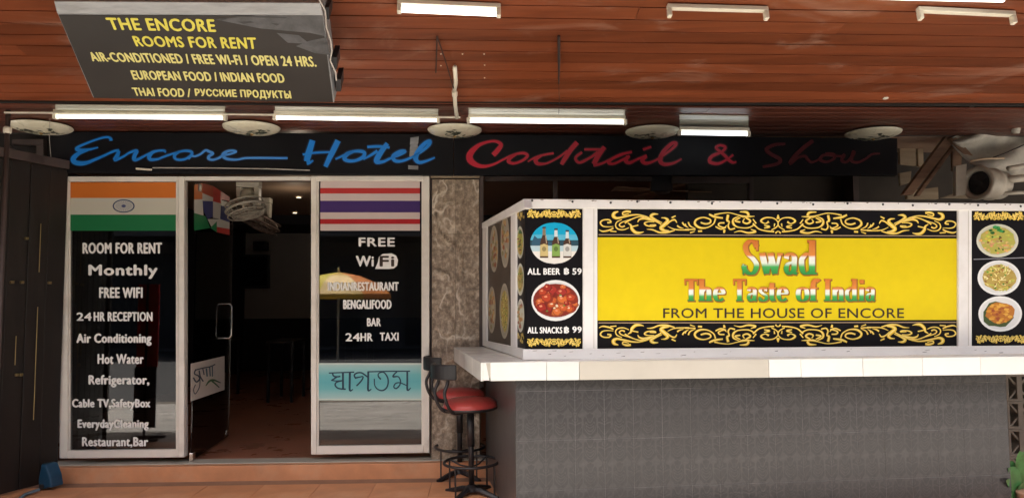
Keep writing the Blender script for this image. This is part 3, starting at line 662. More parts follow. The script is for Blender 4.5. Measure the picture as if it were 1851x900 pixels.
SH = [([(430, 125), (310, 135), (220, 185), (270, 240), (370, 295), (345, 345), (180, 380)], [24, 34, 42, 42, 40, 36, 28]), ([(740, 90), (620, 180), (530, 270), (485, 345), (570, 280), (650, 262), (680, 300), (730, 330), (830, 285)], [40, 44, 46, 40, 28, 30, 32, 26, 20]),
      ([(880, 232), (970, 240), (975, 290), (890, 325), (820, 300), (860, 250), (960, 255), (1060, 262), (1090, 245), (1060, 310), (1120, 325), (1190, 240), (1190, 215), (1170, 310), (1240, 330), (1330, 290), (1400, 240), (1485, 232)], [26, 26, 28, 26, 34, 30, 22, 24, 30, 32, 26, 34, 36, 32, 26, 24, 22, 16])]
strokes_mesh('lettering', F, -.066, .006, SH, 'ink_red_shaded', fb, (1350, 240, 6.17))
tp = MB()
for q in ([(742, 249), (757, 247), (756, 260), (741, 262)], [(741, 267), (756, 265), (755, 285), (740, 283)], [(738, 299), (756, 300), (756, 307), (738, 306)], [(742, 262), (755, 260), (755, 266), (741, 267)]): tp.poly(pq(F, q, -.0655))
build('tape', tp, 'sign_edge', fa)
build('lower_rail', MB().tube([F.pix(246, 305, -.08), F.pix(274, 307, -.08)], .008, 8), 'cream', fa)
build('lower_rail', MB().tube([F.pix(276, 303.5, -.075), F.pix(400, 304, -.075), F.pix(488, 305.5, -.075), F.pix(560, 308, -.075)], .0045, 6), 'wire', fa)

# ================================================================== CEILING LAMPS
def zpt(px, py, z): return at_z(px, py, z)
lp = thing('ceiling_lamp', 'x', 'lamp', zpt(75, 226, 2.628), 'oval painted glass lamps under the soffit')
c0 = wloc(lp)
build('base', MB().lathe(c0, [(.10, 0), (.10, -.012)], 28), 'black', lp)
mb = MB(); R0 = .205
prof = [(R0, -.010)] + [(R0 * math.cos(a), -.014 - .046 * math.sin(a)) for a in [i * PI / 2 / 7 for i in range(7)]] + [(.004, -.060)]
mb.lathe(c0, prof, 40); build('shade', mb, 'lampglass', lp, smooth=True)
mb = MB(); rr = random.Random(3)
def dome(x, y):
    r = min(.999, math.hypot(x, y) / R0); return c0 + Vector((x, y, -.0165 - .046 * math.sqrt(1 - r * r)))
for kx in range(40):
    a = rr.uniform(-.12, .12); b = -.03 + rr.gauss(0, .035) + .02 * math.sin(a * 30); an = rr.uniform(0, PI); l = rr.uniform(.014, .036); w_ = l * .38
    d = Vector((math.cos(an), math.sin(an))); e = Vector((-d.y, d.x))
    mb.poly([dome(a - d.x * l, b - d.y * l), dome(a + e.x * w_, b + e.y * w_), dome(a + d.x * l, b + d.y * l), dome(a - e.x * w_, b - e.y * w_)])
build('painted_leaves', mb, 'lampink', lp)['kind'] = 'stuff'
build('finial', MB().lathe(c0, [(.012, -.058), (.014, -.066), (.006, -.074)], 12), 'brass', lp)
lamps = [(75, 226, 'oval painted lamp at the far left end above the dark shutters'), (455, 227.5, 'oval painted lamp above the gap between the Encore and Hotel lettering'), (822, 232, 'oval painted lamp beside the broken white pipe'), (1179, 234.5, 'oval painted lamp just left of the short fluorescent tube'), (1578, 237.5, 'dim oval painted lamp at the right end of the soffit')]
for i, (px, py, lb) in enumerate(lamps):
    if i == 0: t = lp
    else:
        t = lp.copy(); col.objects.link(t); t.location = zpt(px, py, 2.628)
        for ch in list(lp.children):
            c = ch.copy(); col.objects.link(c); c.parent = t
        t.rotation_euler = (0, 0, [0, 2.1, .9, 4.0, 5.2][i])
    t['label'] = lb

# fluorescent fittings under the soffit
def fitting(label, x0, y0, x1, y1, ry0, ry1, tm_, zt=2.585, lit=True):
    a = zpt(x0, y0, zt); b = zpt(x1, y1, zt); mid = (a + b) / 2
    t = thing('tube_light', label, 'light', (mid.x, mid.y, zt), 'fluorescent tube lights under the soffit')
    build('tube', MB().tube([a, b], .0115, 12), tm_, t, smooth=True)
    build('batten', MB().prism([a + Vector((0, -.03, .020)), b + Vector((0, -.03, .020)), b + Vector((0, -.03, .043)), a + Vector((0, -.03, .043))], Vector((0, .06, 0))), 'cream', t, bevel=.003)
    for q in (a, b):
        s = 1 if q is a else -1
        build('end_cap', MB().prism([q + Vector((s * -.012, -.018, -.018)), q + Vector((s * .012, -.018, -.018)), q + Vector((s * .012, -.018, .022)), q + Vector((s * -.012, -.018, .022))], Vector((0, .036, 0))), 'cream', t, bevel=.003)
    # three pale streaked slats laid on the soffit behind the tube
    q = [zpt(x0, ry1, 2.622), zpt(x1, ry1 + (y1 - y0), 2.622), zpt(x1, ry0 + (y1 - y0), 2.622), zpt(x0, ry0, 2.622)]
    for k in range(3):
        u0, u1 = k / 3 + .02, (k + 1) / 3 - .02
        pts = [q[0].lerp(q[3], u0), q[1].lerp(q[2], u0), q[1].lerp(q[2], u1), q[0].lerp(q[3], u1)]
        build('soffit_slat', MB().prism(pts, Vector((0, 0, .006))), 'pale_slat', t, bevel=.001)
    return t
fitting('lit fluorescent tube below the left end of the hanging rooms for rent sign', 100, 211, 407, 214, 190, 206, 'tube')
fitting('lit fluorescent tube ending at the broken white pipe', 497, 213, 792, 218, 193, 207, 'tube')
fitting('lit fluorescent tube above the red Cocktail lettering', 847, 219, 1130, 222, 196, 212, 'tube')
fitting('shortest lit fluorescent tube, above the ampersand', 1228, 241, 1353, 243, 208, 232, 'tube_cool', zt=2.55)
o = build('conduit', MB().tube([zpt(8, 203.5, 2.60), zpt(400, 206.5, 2.60), zpt(600, 209, 2.60), zpt(832, 212.5, 2.60)], .007, 8), 'cream'); tag(o, 'long thin pale conduit running along the soffit above three tubes', 'pipe')
# fittings on the sloping ceiling
def cpix(px, py, h): return C.pix(px, py, -h * C_UP)
def cfit(label, x0, y0, x1, y1, hgt, tube, ends=True, lit=None):
    a = cpix(x0, y0, .03); b = cpix(x1, y1, .03); mid = (a + b) / 2
    t = thing('ceiling_batten', label, 'light', mid, 'batten lights on the sloping ceiling')
    up = C.ey * C_UP; ax = (b - a).normalized(); w_ = C.ez
    build('batten', MB().prism([a + w_ * -.016, b + w_ * -.016, b + w_ * .016, a + w_ * .016], up * .026), 'cream', t, bevel=.004)
    if ends:
        for q, s in ((a, 1), (b, -1)):
            build('end_cap', MB().prism([q + ax * s * .0 + w_ * -.016, q + ax * s * .022 + w_ * -.016, q + ax * s * .022 + w_ * .018, q + w_ * .018], up * -.045), 'cream', t, bevel=.004)
    if tube:
        build('tube', MB().tube([a + w_ * .012 - up * .022 + ax * .02, b + w_ * .012 - up * .022 - ax * .02], .013, 10), tube, t, smooth=True)
        build('side_plate', MB().prism([a + w_ * .018, b + w_ * .018, b + w_ * .05, a + w_ * .05], up * .008), 'cream', t, bevel=.002)
    return t
cfit('ceiling batten with its white tube still fitted, right of the hanging sign', 718, 9, 905, 17, 20, 'tube')
cfit('empty cream batten with drooping end holders, in the middle of the ceiling', 1206, 17, 1388, 22, 14, None)
cfit('empty cream batten with end holders at the top right corner', 1659, 22, 1834, 30, 14, None)
cfit('bright batten cut off by the top edge of the photo', 1560, -15, 1822, -9, 10, 'tube', False)

# broken pipe hanging from the ceiling, with wires
pp = thing('broken_pipe', 'broken cream conduit pipe hanging down beside the middle oval lamp', 'pipe', cpix(822, 165, .0))
a_, b_, c_, d_ = cpix(822, 121, .03), cpix(824, 150, .035), cpix(821, 165, .04), cpix(822, 168, .045)
build('upper_piece', MB().tube([a_, b_, c_], .013, 10), 'cream', pp, smooth=True)
build('joint', MB().tube([c_, d_, cpix(822, 173, .045)], .018, 10), 'cream', pp)
build('lower_piece', MB().tube([cpix(822, 173, .045), cpix(823, 192, .04), cpix(826, 213, .05)], .013, 10), 'cream', pp, smooth=True)
o = build('hanging_wire', MB().tube([cpix(790, 66, .01), cpix(789, 100, .03), cpix(788, 132, .02)], .004, 6), 'wire_dark'); tag(o, 'short dark wire hanging straight down left of the broken pipe', 'wire')
o = build('hanging_wire', MB().tube([cpix(790, 66, .01), cpix(805, 110, .03), cpix(820, 160, .05)], .0035, 6), 'wire_dark'); tag(o, 'slanting dark wire running into the joint of the broken pipe', 'wire')
o = build('hanging_rod', MB().tube([cpix(1010, 66, .01), cpix(1010.5, 110, .03), cpix(1010, 152, .04)], [.008, .008, .004], 6), 'wire_dark'); tag(o, 'dark metal rod hanging alone from the middle of the ceiling', 'rod')
o = build('hanging_wire', MB().tube([cpix(1010, 152, .04), cpix(1011, 180, .04), cpix(1010, 206, .03)], .002, 5), 'wire_dark'); tag(o, 'thin wire trailing below the hanging metal rod', 'wire')
o = build('wire', MB().tube([at_z(90, 216, 2.60), F.pix(89, 250, -.1), F.pix(92, 285, -.1), F.pix(88, 318, -.1)], .0025, 5), 'wire'); tag(o, 'thin pale wire dangling below the leftmost oval lamp', 'wire')
o = build('wire', MB().tube([F.pix(1355, 246, -.1), F.pix(1400, 240, -.1), F.pix(1450, 238, -.1), F.pix(1535, 240, -.1)], .002, 5), 'wire_dark'); tag(o, 'thin wire from the short tube to the rightmost oval lamp', 'wire')
for i, (px, py) in enumerate([(797, 98), (836, 98), (875, 98), (797, 119), (876, 118), (876, 141), (1601, 178), (1757, 193)]):
    r_ = .005 if i < 6 else .02
    o = build('ceiling_screw', MB().lathe(cpix(px, py, .002), [(r_, 0), (r_ * .8, .003)], 8, ax=-C.ey * C_UP), 'cream')
    tag(o, ['topmost left of the pale screws near the broken pipe', 'pale screw in the middle of the top row right of the broken pipe wire', 'topmost right of the pale screws near the broken pipe', 'lower left pale screw beside the slanting wire', 'second pale screw down in the right hand column', 'lowest pale screw in the right hand column', 'pale chip in the ceiling boards above the rightmost oval lamp', 'pale chip in the ceiling boards near the grey tarpaulin'][i], 'screw' if i < 6 else 'paint chip')

# ================================================================== HANGING SIGN (tilted light box)
# corners of its lower face, from the tilt of its sides
tl = at_depth(104, 31, 3.55)
ang = rad(36)
G0 = at_depth(104, 31, 3.50)
exG = Vector((math.cos(rad(1.2)), math.sin(rad(1.2)), -.038)); ezG = Vector((.22 * 0, -math.cos(ang), math.sin(ang)))
# up direction of the face comes from its vanishing point
vp = ray(792, 1517).normalized(); G = Frame(G0, exG, -vp)
hs = thing('hanging_sign', 'big dark grey sign tilted under the ceiling with yellow rooms for rent lettering', 'sign', G.pix(385, 120))
face = pq(G, [(104, 31), (168, 180), (604, 187), (583, 62 - 0)])
face = [G.pix(168, 179), G.pix(604, 187), G.pix(584, 28), G.pix(103, 26)]
hbody = build('body', MB().prism([p_ + G.ey * .004 for p_ in face], G.ey * .13), 'sign_edge', hs, bevel=.004)
build('face_panel', MB().prism([G.pix(170, 177.5), G.pix(602, 185.5), G.pix(582, 30), G.pix(106, 28)], G.ey * .01), 'sign_grey', hs)
build('top_lip', MB().prism([G.pix(103, 26, -.004), G.pix(584, 29, -.004), G.pix(579, 6, -.004), G.pix(97, 3, -.004)], G.ey * .15), 'sign_edge', hs, bevel=.004)
fl = MB()
for q in ([(390, 36), (470, 28), (583, 27), (588, 66), (560, 60), (470, 52), (430, 44)], [(535, 84), (560, 74), (590, 68), (597, 100), (570, 97)], [(500, 60), (540, 64), (560, 80), (520, 78)]):
    fl.poly(pq(G, q, -.0012))
build('peeling_film', fl, 'film', hs)
sc_ = MB()
for q in ([(395, 33), (412, 35), (400, 38)], [(430, 40), (452, 39), (460, 41), (440, 44)], [(490, 43), (506, 44), (500, 47)], [(420, 29), (520, 32), (515, 34), (430, 31)]): sc_.poly(pq(G, q, -.0022))
build('tear', sc_, 'black', hs)
# flat faces look up the sign: texts placed as picture quads on its plane
def qd(xl, xr, yt, yb, drop=.013, sk=.25):
    h = yb - yt; return ((xl, yt), (xr - sk * 0, yt + (xr - xl) * drop), (xr + h * sk * .5, yb + (xr - xl) * drop), (xl + h * sk, yb))
text("THE ENCORE", G, ((191, 33), (386, 36), (390, 58), (200, 54)), -.002, 'ink_yellow', hs, bold=.03)
text("ROOMS FOR RENT", G, ((239, 66), (461, 69), (464, 89), (247, 84)), -.002, 'ink_yellow', hs, bold=.03)
text("AIR-CONDITIONED / FREE WI-FI / OPEN 24 HRS.", G, ((159, 95), (568, 103), (572, 121), (168, 111)), -.002, 'ink_cream', hs, bold=.025)
text("EUROPEAN FOOD / INDIAN FOOD", G, ((236, 128), (511, 134), (515, 150), (242, 144)), -.002, 'ink_cream', hs, bold=.025)
text("THAI FOOD /", G, ((238, 159), (343, 161), (344, 176), (244, 173)), -.002, 'ink_cream', hs, bold=.025)
text("РУССКИЕ ПРОДУКТЫ", G, ((352, 161), (524, 165), (527, 181), (354, 176)), -.002, 'ink_cream', hs, bold=.005)
for (x, y_) in ((590, 25), (604, 115), (611, 155)):
    build('bracket', MB().prism(pq(G, [(x - 4, y_ + 11), (x + 5, y_ + 11), (x + 5, y_ - 11), (x - 4, y_ - 11)], .05), G.ey * .10), 'black', hs)
cb_ = build('sign_cable', MB().tube([G.pix(*q, .0) for q in ((577, 0), (588, 20), (590, 50), (598, 75), (600, 92), (597, 110), (607, 132), (608, 146))], .004, 6), 'wire'); tag(cb_, 'pale cable hanging down the right edge of the tilted grey sign', 'cable')
# hangers up to the ceiling
for x in (200, 520):
    q = G.pix(x, 60, .13); build('hanger', MB().tube([q, q + Vector((0, 0, .35))], .008, 6), 'black', hs)

# ================================================================== BAR COUNTER
ZT, ZB = .978, .872
pf = [at_z(820, 627, ZT), at_z(869, 655, ZT), at_z(1915, 643.5, ZT), B.P(4.4, 1.1, ZT), at_z(900, 627, ZT) + Vector((0, .0, 0))]
bar = thing('bar_counter', 'bar counter with white tiled top and dark patterned wall tiles below', 'bar', B.P(1.5, 0, 0))
e0 = pf[1]; e1 = pf[2]
exE = (e1 - e0).normalized(); EF = Frame((e0.x, e0.y, 0), exE * Vector((1, 1, 0)))       # front edge plane
exL = (pf[1] - pf[0]).normalized(); EL = Frame((pf[0].x, pf[0].y, 0), exL * Vector((1, 1, 0)))  # left edge plane
inn = .012
top_poly = [pf[0] + Vector((0.01, 0, 0)), pf[1] + EF.ey * inn + Vector((.012, 0, 0)), e1 + EF.ey * inn, pf[3], F.P(-.30, -.03, ZT)]
build('countertop', MB().prism([Vector((p_.x, p_.y, ZT - .004)) for p_ in top_poly], Vector((0, 0, -.085))), 'beige_tile', bar)
# front edge pieces: one long plain strip on the left, then single tiles
def edge_px(px): return EF.L(EF.pix(px, 660)).x
eb = [edge_px(v_) for v_ in (886, 988, 1047, 1390, 1448, 1560, 1668, 1773, 1878)]
names = ['edge_tile', 'edge_tile', 'edge_strip'] + ['edge_tile'] * 5
build('edge_tile', MB().box(EF, .0, .012, 0, .02, ZB, ZT), 'white_tile', bar, bevel=.002)
for k in range(8):
    build(names[k], MB().box(EF, eb[k] + .0012, eb[k + 1] - .0012, random.uniform(0, .002), inn + .006, ZB + random.uniform(0, .001), ZT), 'beige_tile' if k == 2 else 'white_tile', bar, bevel=.002)
build('edge_corner', MB().prism([EF.P(.013, .002, ZB + .004), EF.P(.05, .008, ZB + .004), EF.P(.03, .006, ZT - .002), EF.P(.013, .002, ZT - .002)], EF.ey * .012), 'white_tile', bar)
ll = (pf[1] - pf[0]).length
for k in range(4):
    build('edge_tile', MB().box(EL, ll * k / 4 + .001, ll * (k + 1) / 4 - .001, 0, .010, ZB, ZT), 'white_tile', bar, bevel=.002)
# tiles on the top surface, in front of and beside the signboard
for k in range(26):
    x0 = k * .165 + .03
    build('top_tile', MB().box(EF, x0 + .001, x0 + .164, .020, .020 + .16, ZT - .0045, ZT), 'white_tile', bar, bevel=.001)
for k in range(5):
    a = pf[0].lerp(pf[1], k / 5 + .004); b = pf[0].lerp(pf[1], (k + 1) / 5 - .004)
    a2 = S.P(0, -.02, 0); s0 = S.P(0, 0, 0); s1 = S.P((_c - _b).length, 0, 0)
    c = s0.lerp(s1, k / 5 + .004); d = s0.lerp(s1, (k + 1) / 5 - .004)
    q = [Vector((p_.x, p_.y, ZT - .0045)) for p_ in (a + EL.ey * .012, b + EL.ey * .012, d, c)]
    build('top_tile', MB().prism(q, Vector((0, 0, .004))), 'white_tile', bar)
# base: wall body, tiles on its front, plain side
bx0 = B.L(B.pix(932, 760, -.09)).x; bx1 = B.L(B.pix(1822, 760, -.09)).x
build('base_wall', MB().box(B, bx0 + .004, bx1 - .002, -.0893, .06, 0, ZB + .01), 'tile_grout', bar)
sb0 = B.P(bx0, -.09, 0); sb1 = F.pix(878, 700, -.02); sb1 = Vector((sb1.x, sb1.y, 0))
SD = Frame(sb1, sb0 - sb1); sl = (sb0 - sb1).length
build('side_panel', MB().box(SD, 0, sl - .001, 0, .03, .0, ZB + .01), 'side_grey', bar, bevel=.002)
tme = {}
zr = [(.803, ZB + .012), (.518, .803), (.233, .518), (0.0, .233)]
for r, (z0, z1) in enumerate(zr):
    x = bx0; first = True; n = 0
    while x < bx1 - .01:
        w_ = min(TW, bx1 - x)
        key = (r if r in (0, 3) else 1, round(w_, 3))
        jit = random.uniform(-.0004, .0004)
        if key not in tme:
            fr0 = Frame((0, 0, 0), B.ex); q = MB()
            zc = z1 - z0
            base_z = 0 if r != 3 else TH - zc          # keep the pattern in step across cut rows
            q.box(fr0, .0005, w_ - .0005, 0, .006, base_z + .0005, base_z + zc - .0005)
            o = build('tile', q, 'damask', loc=(0, 0, 0), bevel=.0012); tme[key] = o; o.parent = bar
            o.location = B.P(x, -.0905 + jit, z0 - base_z) - wloc(bar)
        else:
            o = tme[key].copy(); col.objects.link(o); o.parent = bar
            o.location = B.P(x, -.0905 + jit, z0 - (0 if r != 3 else TH - (z1 - z0))) - wloc(bar)
        x += TW
# small things on the counter
sp_ = thing('napkin_box', 'small white napkin box on the counter beside the pillar', 'box', at_z(848, 624, ZT))
q = wloc(sp_); fr0 = Frame((q.x, q.y, 0), yawv(8))
build('box', MB().box(fr0, -.045, .045, -.04, .04, ZT, ZT + .040), 'white', sp_, bevel=.006)
build('lid', MB().box(fr0, -.047, .047, -.042, .042, ZT + .030, ZT + .042), 'white_tile', sp_, bevel=.004)

# ================================================================== MENU SIGNBOARD ON THE COUNTER
ms = thing('menu_signboard', 'white framed signboard on the bar with yellow banner and food pictures', 'signboard', B.P(1.5, 0, ZT))
def bq(x0, y0a, y0b, x1, y1a, y1b): return [(x0, y1a), (x1, y1b), (x1, y0b), (x0, y0a)]
def yb_(x, base, slope): return base + (x - 945) * slope
# rails (front)
build('top_rail', ppoly(B, bq(945, 359.5, 368.5, 1925, 376, 381), -.035, .07), 'white', ms, bevel=.004)
build('bottom_rail', MB().prism([B.pix(945, 631.5, -.03), B.pix(1925, 624, -.03)][::1] + [B.pix(1925, 645, -.03), B.pix(945, 650, -.03)], B.ey * .06), 'white', ms, bevel=.004)
def ftop(x): return 376 + (x - 945) / 980 * 5
def fbot(x): return 631.5 - (x - 945) / 980 * 7.5
for (a, b) in ((1054, 1080), (1733, 1757)):
    build('post', MB().prism([B.pix(a, fbot(a), -.022), B.pix(b, fbot(b), -.022), B.pix(b, ftop(b), -.022), B.pix(a, ftop(a), -.022)], B.ey * .05), 'white', ms, bevel=.004)
    build('post_groove', MB().prism([B.pix(b - 7, fbot(b) - 1, -.0228), B.pix(b - 6, fbot(b) - 1, -.0228), B.pix(b - 6, ftop(b) + 1, -.0228), B.pix(b - 7, ftop(b) + 1, -.0228)], B.ey * .001), 'beige_tile', ms)
# rails (side): top, bottom and posts
stop_ = [(945, 359.5), (945, 377), (872, 413), (872, 402)]
build('side_top_rail', MB().prism([S.pix(871, 413, -.02), S.pix(949, 376, -.02), S.pix(945.5, 360, -.02), S.pix(871, 403, -.02)], S.ey * .05), 'white', ms, bevel=.004)
build('side_bottom_rail', MB().prism([S.pix(871, 624, -.012), S.pix(949, 650, -.012), S.pix(949, 631, -.012), S.pix(871, 614, -.012)], S.ey * .04), 'white', ms, bevel=.003)
build('post', MB().prism([S.pix(923, 628, -.014), S.pix(932, 630, -.014), S.pix(932, 383, -.014), S.pix(923, 387, -.014)], S.ey * .04), 'white', ms, bevel=.003)
build('post', MB().prism([S.pix(872, 616, -.014), S.pix(879, 617, -.014), S.pix(879, 407, -.014), S.pix(872, 409, -.014)], S.ey * .04), 'white', ms, bevel=.003)
# screws and chips on the top rail
for k, x in enumerate((962, 1035, 1104, 1152, 1212, 1287, 1342, 1405, 1470, 1532, 1596, 1650, 1716, 1768, 1845)):
    y_ = 362.5 + (x - 945) * .009 + (k % 3) * 1.2
    q = B.L(B.pix(x, y_, -.036)); build('screw', MB().lathe(B.P(q.x, -.0355, q.z), [(.0075, 0), (.006, .004)], 8, ax=-B.ey), 'black', ms)
p = Print(B, -.0352); rg = random.Random(4)
for _ in range(34):
    x = rg.uniform(960, 1850); y_ = 360.5 + (x - 945) * .009 + rg.uniform(0, 1.5); l = rg.uniform(1.5, 7); p.poly([(x, y_), (x + l, y_ - .5), (x + l * .8, y_ + rg.uniform(.6, 1.6)), (x + l * .3, y_ + rg.uniform(.8, 1.8))], rg.choice([(.03, .025, .02), (.16, .13, .10), (.30, .26, .2)]))
build('paint_chips', p.mb, 'print', ms)['kind'] = 'stuff'
p = Print(B, -.0302)
for _ in range(26):
    x = rg.uniform(960, 1850); y_ = 633 + rg.uniform(0, 12) - (x - 945) * .007; l = rg.uniform(2, 11); p.poly([(x, y_), (x + l, y_ - .7), (x + l * .8, y_ + rg.uniform(.1, .6)), (x + l * .3, y_ + rg.uniform(.3, .9))], rg.choice([(.10, .09, .08), (.35, .33, .3), (.45, .42, .38)]))
build('paint_chips', p.mb, 'print', ms)['kind'] = 'stuff'
# --- ornament strokes, traced once, half of a mirrored band
O1 = [([(210, 305), (280, 290), (240, 245), (130, 250), (70, 300), (110, 365), (200, 385), (330, 378)], [30, 34, 30, 26, 34, 26, 20, 12]), ([(40, 440), (120, 475), (250, 450), (330, 410)], [10, 30, 34, 30]), ([(270, 470), (390, 480)], 24),
      ([(430, 80), (350, 110), (330, 170), (400, 212), (520, 190), (700, 150), (850, 145), (1000, 190), (1080, 230)], [20, 60, 70, 50, 40, 34, 26, 40, 30]), ([(680, 85), (600, 75), (520, 100), (535, 145), (640, 120)], [44, 46, 30, 30, 16]), ([(560, 310), (700, 230), (850, 180), (950, 195)], [30, 26, 24, 30]),
      ([(560, 365), (500, 385), (450, 350), (490, 300), (600, 260), (720, 220)], [34, 28, 26, 24, 20, 16]), ([(500, 240), (400, 290), (375, 370), (430, 430), (540, 440), (640, 400)], [16, 22, 26, 26, 22, 16]),
      ([(620, 310), (680, 350), (700, 420), (770, 490), (860, 500), (940, 480)], [16, 40, 60, 60, 40, 10]), ([(700, 380), (830, 350)], 26), ([(820, 290), (850, 240), (940, 215), (1080, 240), (1180, 270), (1290, 330)], [16, 34, 44, 50, 30, 30]),
      ([(1060, 345), (1180, 345), (1120, 372), (1000, 355), (955, 310), (1030, 280), (1150, 285)], [20, 30, 24, 30, 34, 22, 16]), ([(1230, 130), (1130, 130), (1085, 180), (1180, 240), (1310, 300)], [12, 50, 60, 34, 16]),
      ([(1290, 200), (1380, 210), (1420, 265), (1350, 340), (1285, 400), (1340, 450), (1450, 460)], [12, 40, 70, 80, 70, 60, 20]), ([(1605, 300), (1560, 240), (1480, 265), (1400, 340)], [16, 34, 30, 20]), ([(1500, 200), (1580, 160)], [34, 24]),
      ([(1000, 430), (1120, 440), (1250, 490), (1400, 490), (1560, 450)], [8, 30, 34, 40, 20]), ([(1420, 370), (1560, 430), (1750, 440), (1850, 440)], [10, 24, 26, 26]), ([(1610, 355), (1660, 390), (1740, 410)], [34, 28, 8]), ([(1715, 290), (1755, 350), (1840, 400)], [34, 26, 8])]
O2 = [([(5, 300), (20, 340), (60, 370)], [26, 24, 8]), ([(65, 270), (100, 340), (200, 390)], [30, 26, 10]), ([(0, 410), (200, 405)], 26), ([(100, 470), (190, 440)], [26, 12]),
      ([(300, 275), (390, 300), (475, 280), (480, 220), (350, 180), (220, 220), (190, 300), (280, 370), (420, 370), (540, 300), (580, 200)], [30, 34, 34, 28, 26, 36, 44, 40, 24, 26, 30]), ([(250, 440), (325, 435)], 34), ([(460, 120), (560, 165), (720, 190)], [34, 44, 30]),
      ([(560, 130), (700, 100), (850, 92), (1000, 130), (1120, 160), (1320, 155)], [30, 22, 18, 22, 44, 12]), ([(1040, 70), (1170, 80), (1210, 140)], [14, 46, 50]), ([(820, 130), (800, 230), (840, 260), (820, 340), (860, 400), (950, 380)], [50, 44, 30, 30, 28, 30]),
      ([(750, 280), (660, 285), (640, 330), (740, 370), (790, 330)], [26, 30, 30, 26, 12]), ([(580, 350), (680, 395), (780, 370)], [24, 30, 16]), ([(750, 410), (740, 470)], [50, 30]), ([(1020, 160), (920, 210), (920, 300), (1010, 360), (1200, 370), (1320, 310)], [16, 34, 44, 24, 26, 26]),
      ([(1050, 180), (950, 240), (1050, 265)], [24, 34, 30]), ([(1130, 200), (1100, 260), (1180, 290), (1240, 240), (1150, 180)], [16, 30, 34, 40, 30]), ([(1290, 210), (1350, 290)], [20, 30]), ([(930, 460), (1050, 432), (1200, 465), (1340, 440), (1250, 400)], [8, 26, 34, 40, 16]),
      ([(1290, 290), (1400, 390), (1550, 430), (1690, 440)], [34, 26, 26, 30]), ([(1590, 255), (1520, 290), (1440, 240), (1530, 180), (1680, 190), (1765, 270), (1740, 350), (1640, 410)], [44, 20, 40, 28, 22, 22, 24, 20]), ([(1500, 320), (1600, 350), (1500, 375)], [16, 40, 16]), ([(1765, 125), (1765, 205)], [20, 70]), ([(1700, 290), (1690, 350)], [30, 14]), ([(1715, 470), (1760, 430)], [34, 16])]
ORN = []
for st_, (ox, oy, sc) in ((O1, (1078, 374, 10.89)), (O2, (1240, 374, 10.28))):
    for pts, wd in st_:
        W = [q / sc for q in wd] if isinstance(wd, (list, tuple)) else [wd / sc] * 2
        ORN.append(([((ox + a / sc - 1080) / (1411.7 - 1080), (oy + b / sc - 377) / 47.) for a, b in pts], W))
def ornament(name, fr, off, parent, x0, x1, y0f, y1f, wscale=1, flip=False):
    """mirrored band between x0 and x1; y0f/y1f give its top and bottom pixel row at x"""
    mb = MB(); mb2 = MB(); k = 0
    for pts, W in ORN:
        for side in (0, 1):
            P = []
            for u, v in pts:
                vv = 1 - v if flip else v
                x = x0 + (x1 - x0) / 2 * u if side == 0 else x1 - (x1 - x0) / 2 * u
                P.append((x, y0f(x) + (y1f(x) - y0f(x)) * vv))
            k += 1; W2 = [w_ * wscale for w_ in W]
            for q in ribbon_quads(P, W2): mb.poly([fr.pix(a, b, off - k * .00003) for a, b in q])
            for q in ribbon_quads(P, [w_ * .35 for w_ in W2]): mb2.poly([fr.pix(a - .25, b - .35, off - .0035 - k * .00003) for a, b in q])
    build(name, mb, 'gold', parent); build(name, mb2, 'gold_pale', parent)
def panel(x0, x1, m, label, fr=B, off=-.004, tb=None):
    t0, t1 = (ftop, fbot) if tb is None else tb
    return build('banner', MB().prism([fr.pix(x0, t1(x0), off), fr.pix(x1, t1(x1), off), fr.pix(x1, t0(x1), off), fr.pix(x0, t0(x0), off)], fr.ey * .006), m, ms, label=label)
M['banner_black'] = flat('black_banner_print', (.006, .005, .006), .4, .15)
M['banner_yellow'] = flat('yellow_banner_print', (.74, .58, .004), .35, .4)
yb = panel(1080, 1733, 'banner_black', 'yellow banner with tricolour lettering between gold scroll borders')
Y0 = lambda x: 429 + (x - 1080) * .0035; Y1 = lambda x: 579 - (x - 1080) * .0015
build('yellow_field', MB().poly([B.pix(1080, Y1(1080), -.0046), B.pix(1733, Y1(1733), -.0046), B.pix(1733, Y0(1733), -.0046), B.pix(1080, Y0(1080), -.0046)]), 'banner_yellow', yb)
p = Print(B, -.0049)
for f_, dy in ((Y0, -5.5), (Y1, 3.5)):
    p.poly([(1082, f_(1082) + dy), (1732, f_(1732) + dy), (1732, f_(1732) + dy + 1.6), (1082, f_(1082) + dy + 1.6)], (.42, .30, .18))
build('gold_line', p.mb, 'print', yb)
ornament('scroll', B, -.0052, yb, 1081, 1732, lambda x: 378 + (x - 1080) * .004, lambda x: 424.5 + (x - 1080) * .004)
ornament('scroll', B, -.0052, yb, 1081, 1732, lambda x: 583.5 - (x - 1080) * .002, lambda x: 627.5 - (x - 1080) * .003, flip=True)
# serif letters drawn with a broad pen (thick uprights, thin level strokes, bracket serifs)
def pen(pts, thick, thin, sub=8):
    sp = smooth_path(pts, sub) if len(pts) > 2 else [tuple(a + (b - a) * k / 3 for a, b in zip(pts[0], pts[1])) for k in range(4)]
    L, R = [], []
    for k, q in enumerate(sp):
        a = sp[max(k - 1, 0)]; b = sp[min(k + 1, len(sp) - 1)]; tx, ty = b[0] - a[0], b[1] - a[1]; l = math.hypot(tx, ty) or 1
        wv = thin + (thick - thin) * (abs(ty) / l) ** 1.3; nx, ny = -ty / l, tx / l
        L.append((q[0] + nx * wv / 2, q[1] + ny * wv / 2)); R.append((q[0] - nx * wv / 2, q[1] - ny * wv / 2))
    return [[L[k], L[k + 1], R[k + 1], R[k]] for k in range(len(sp) - 1)]
def bar_(x0, y0, x1, y1): return [[(x0, y0), (x1, y0), (x1, y1), (x0, y1)]]
TK, TN = .20, .07
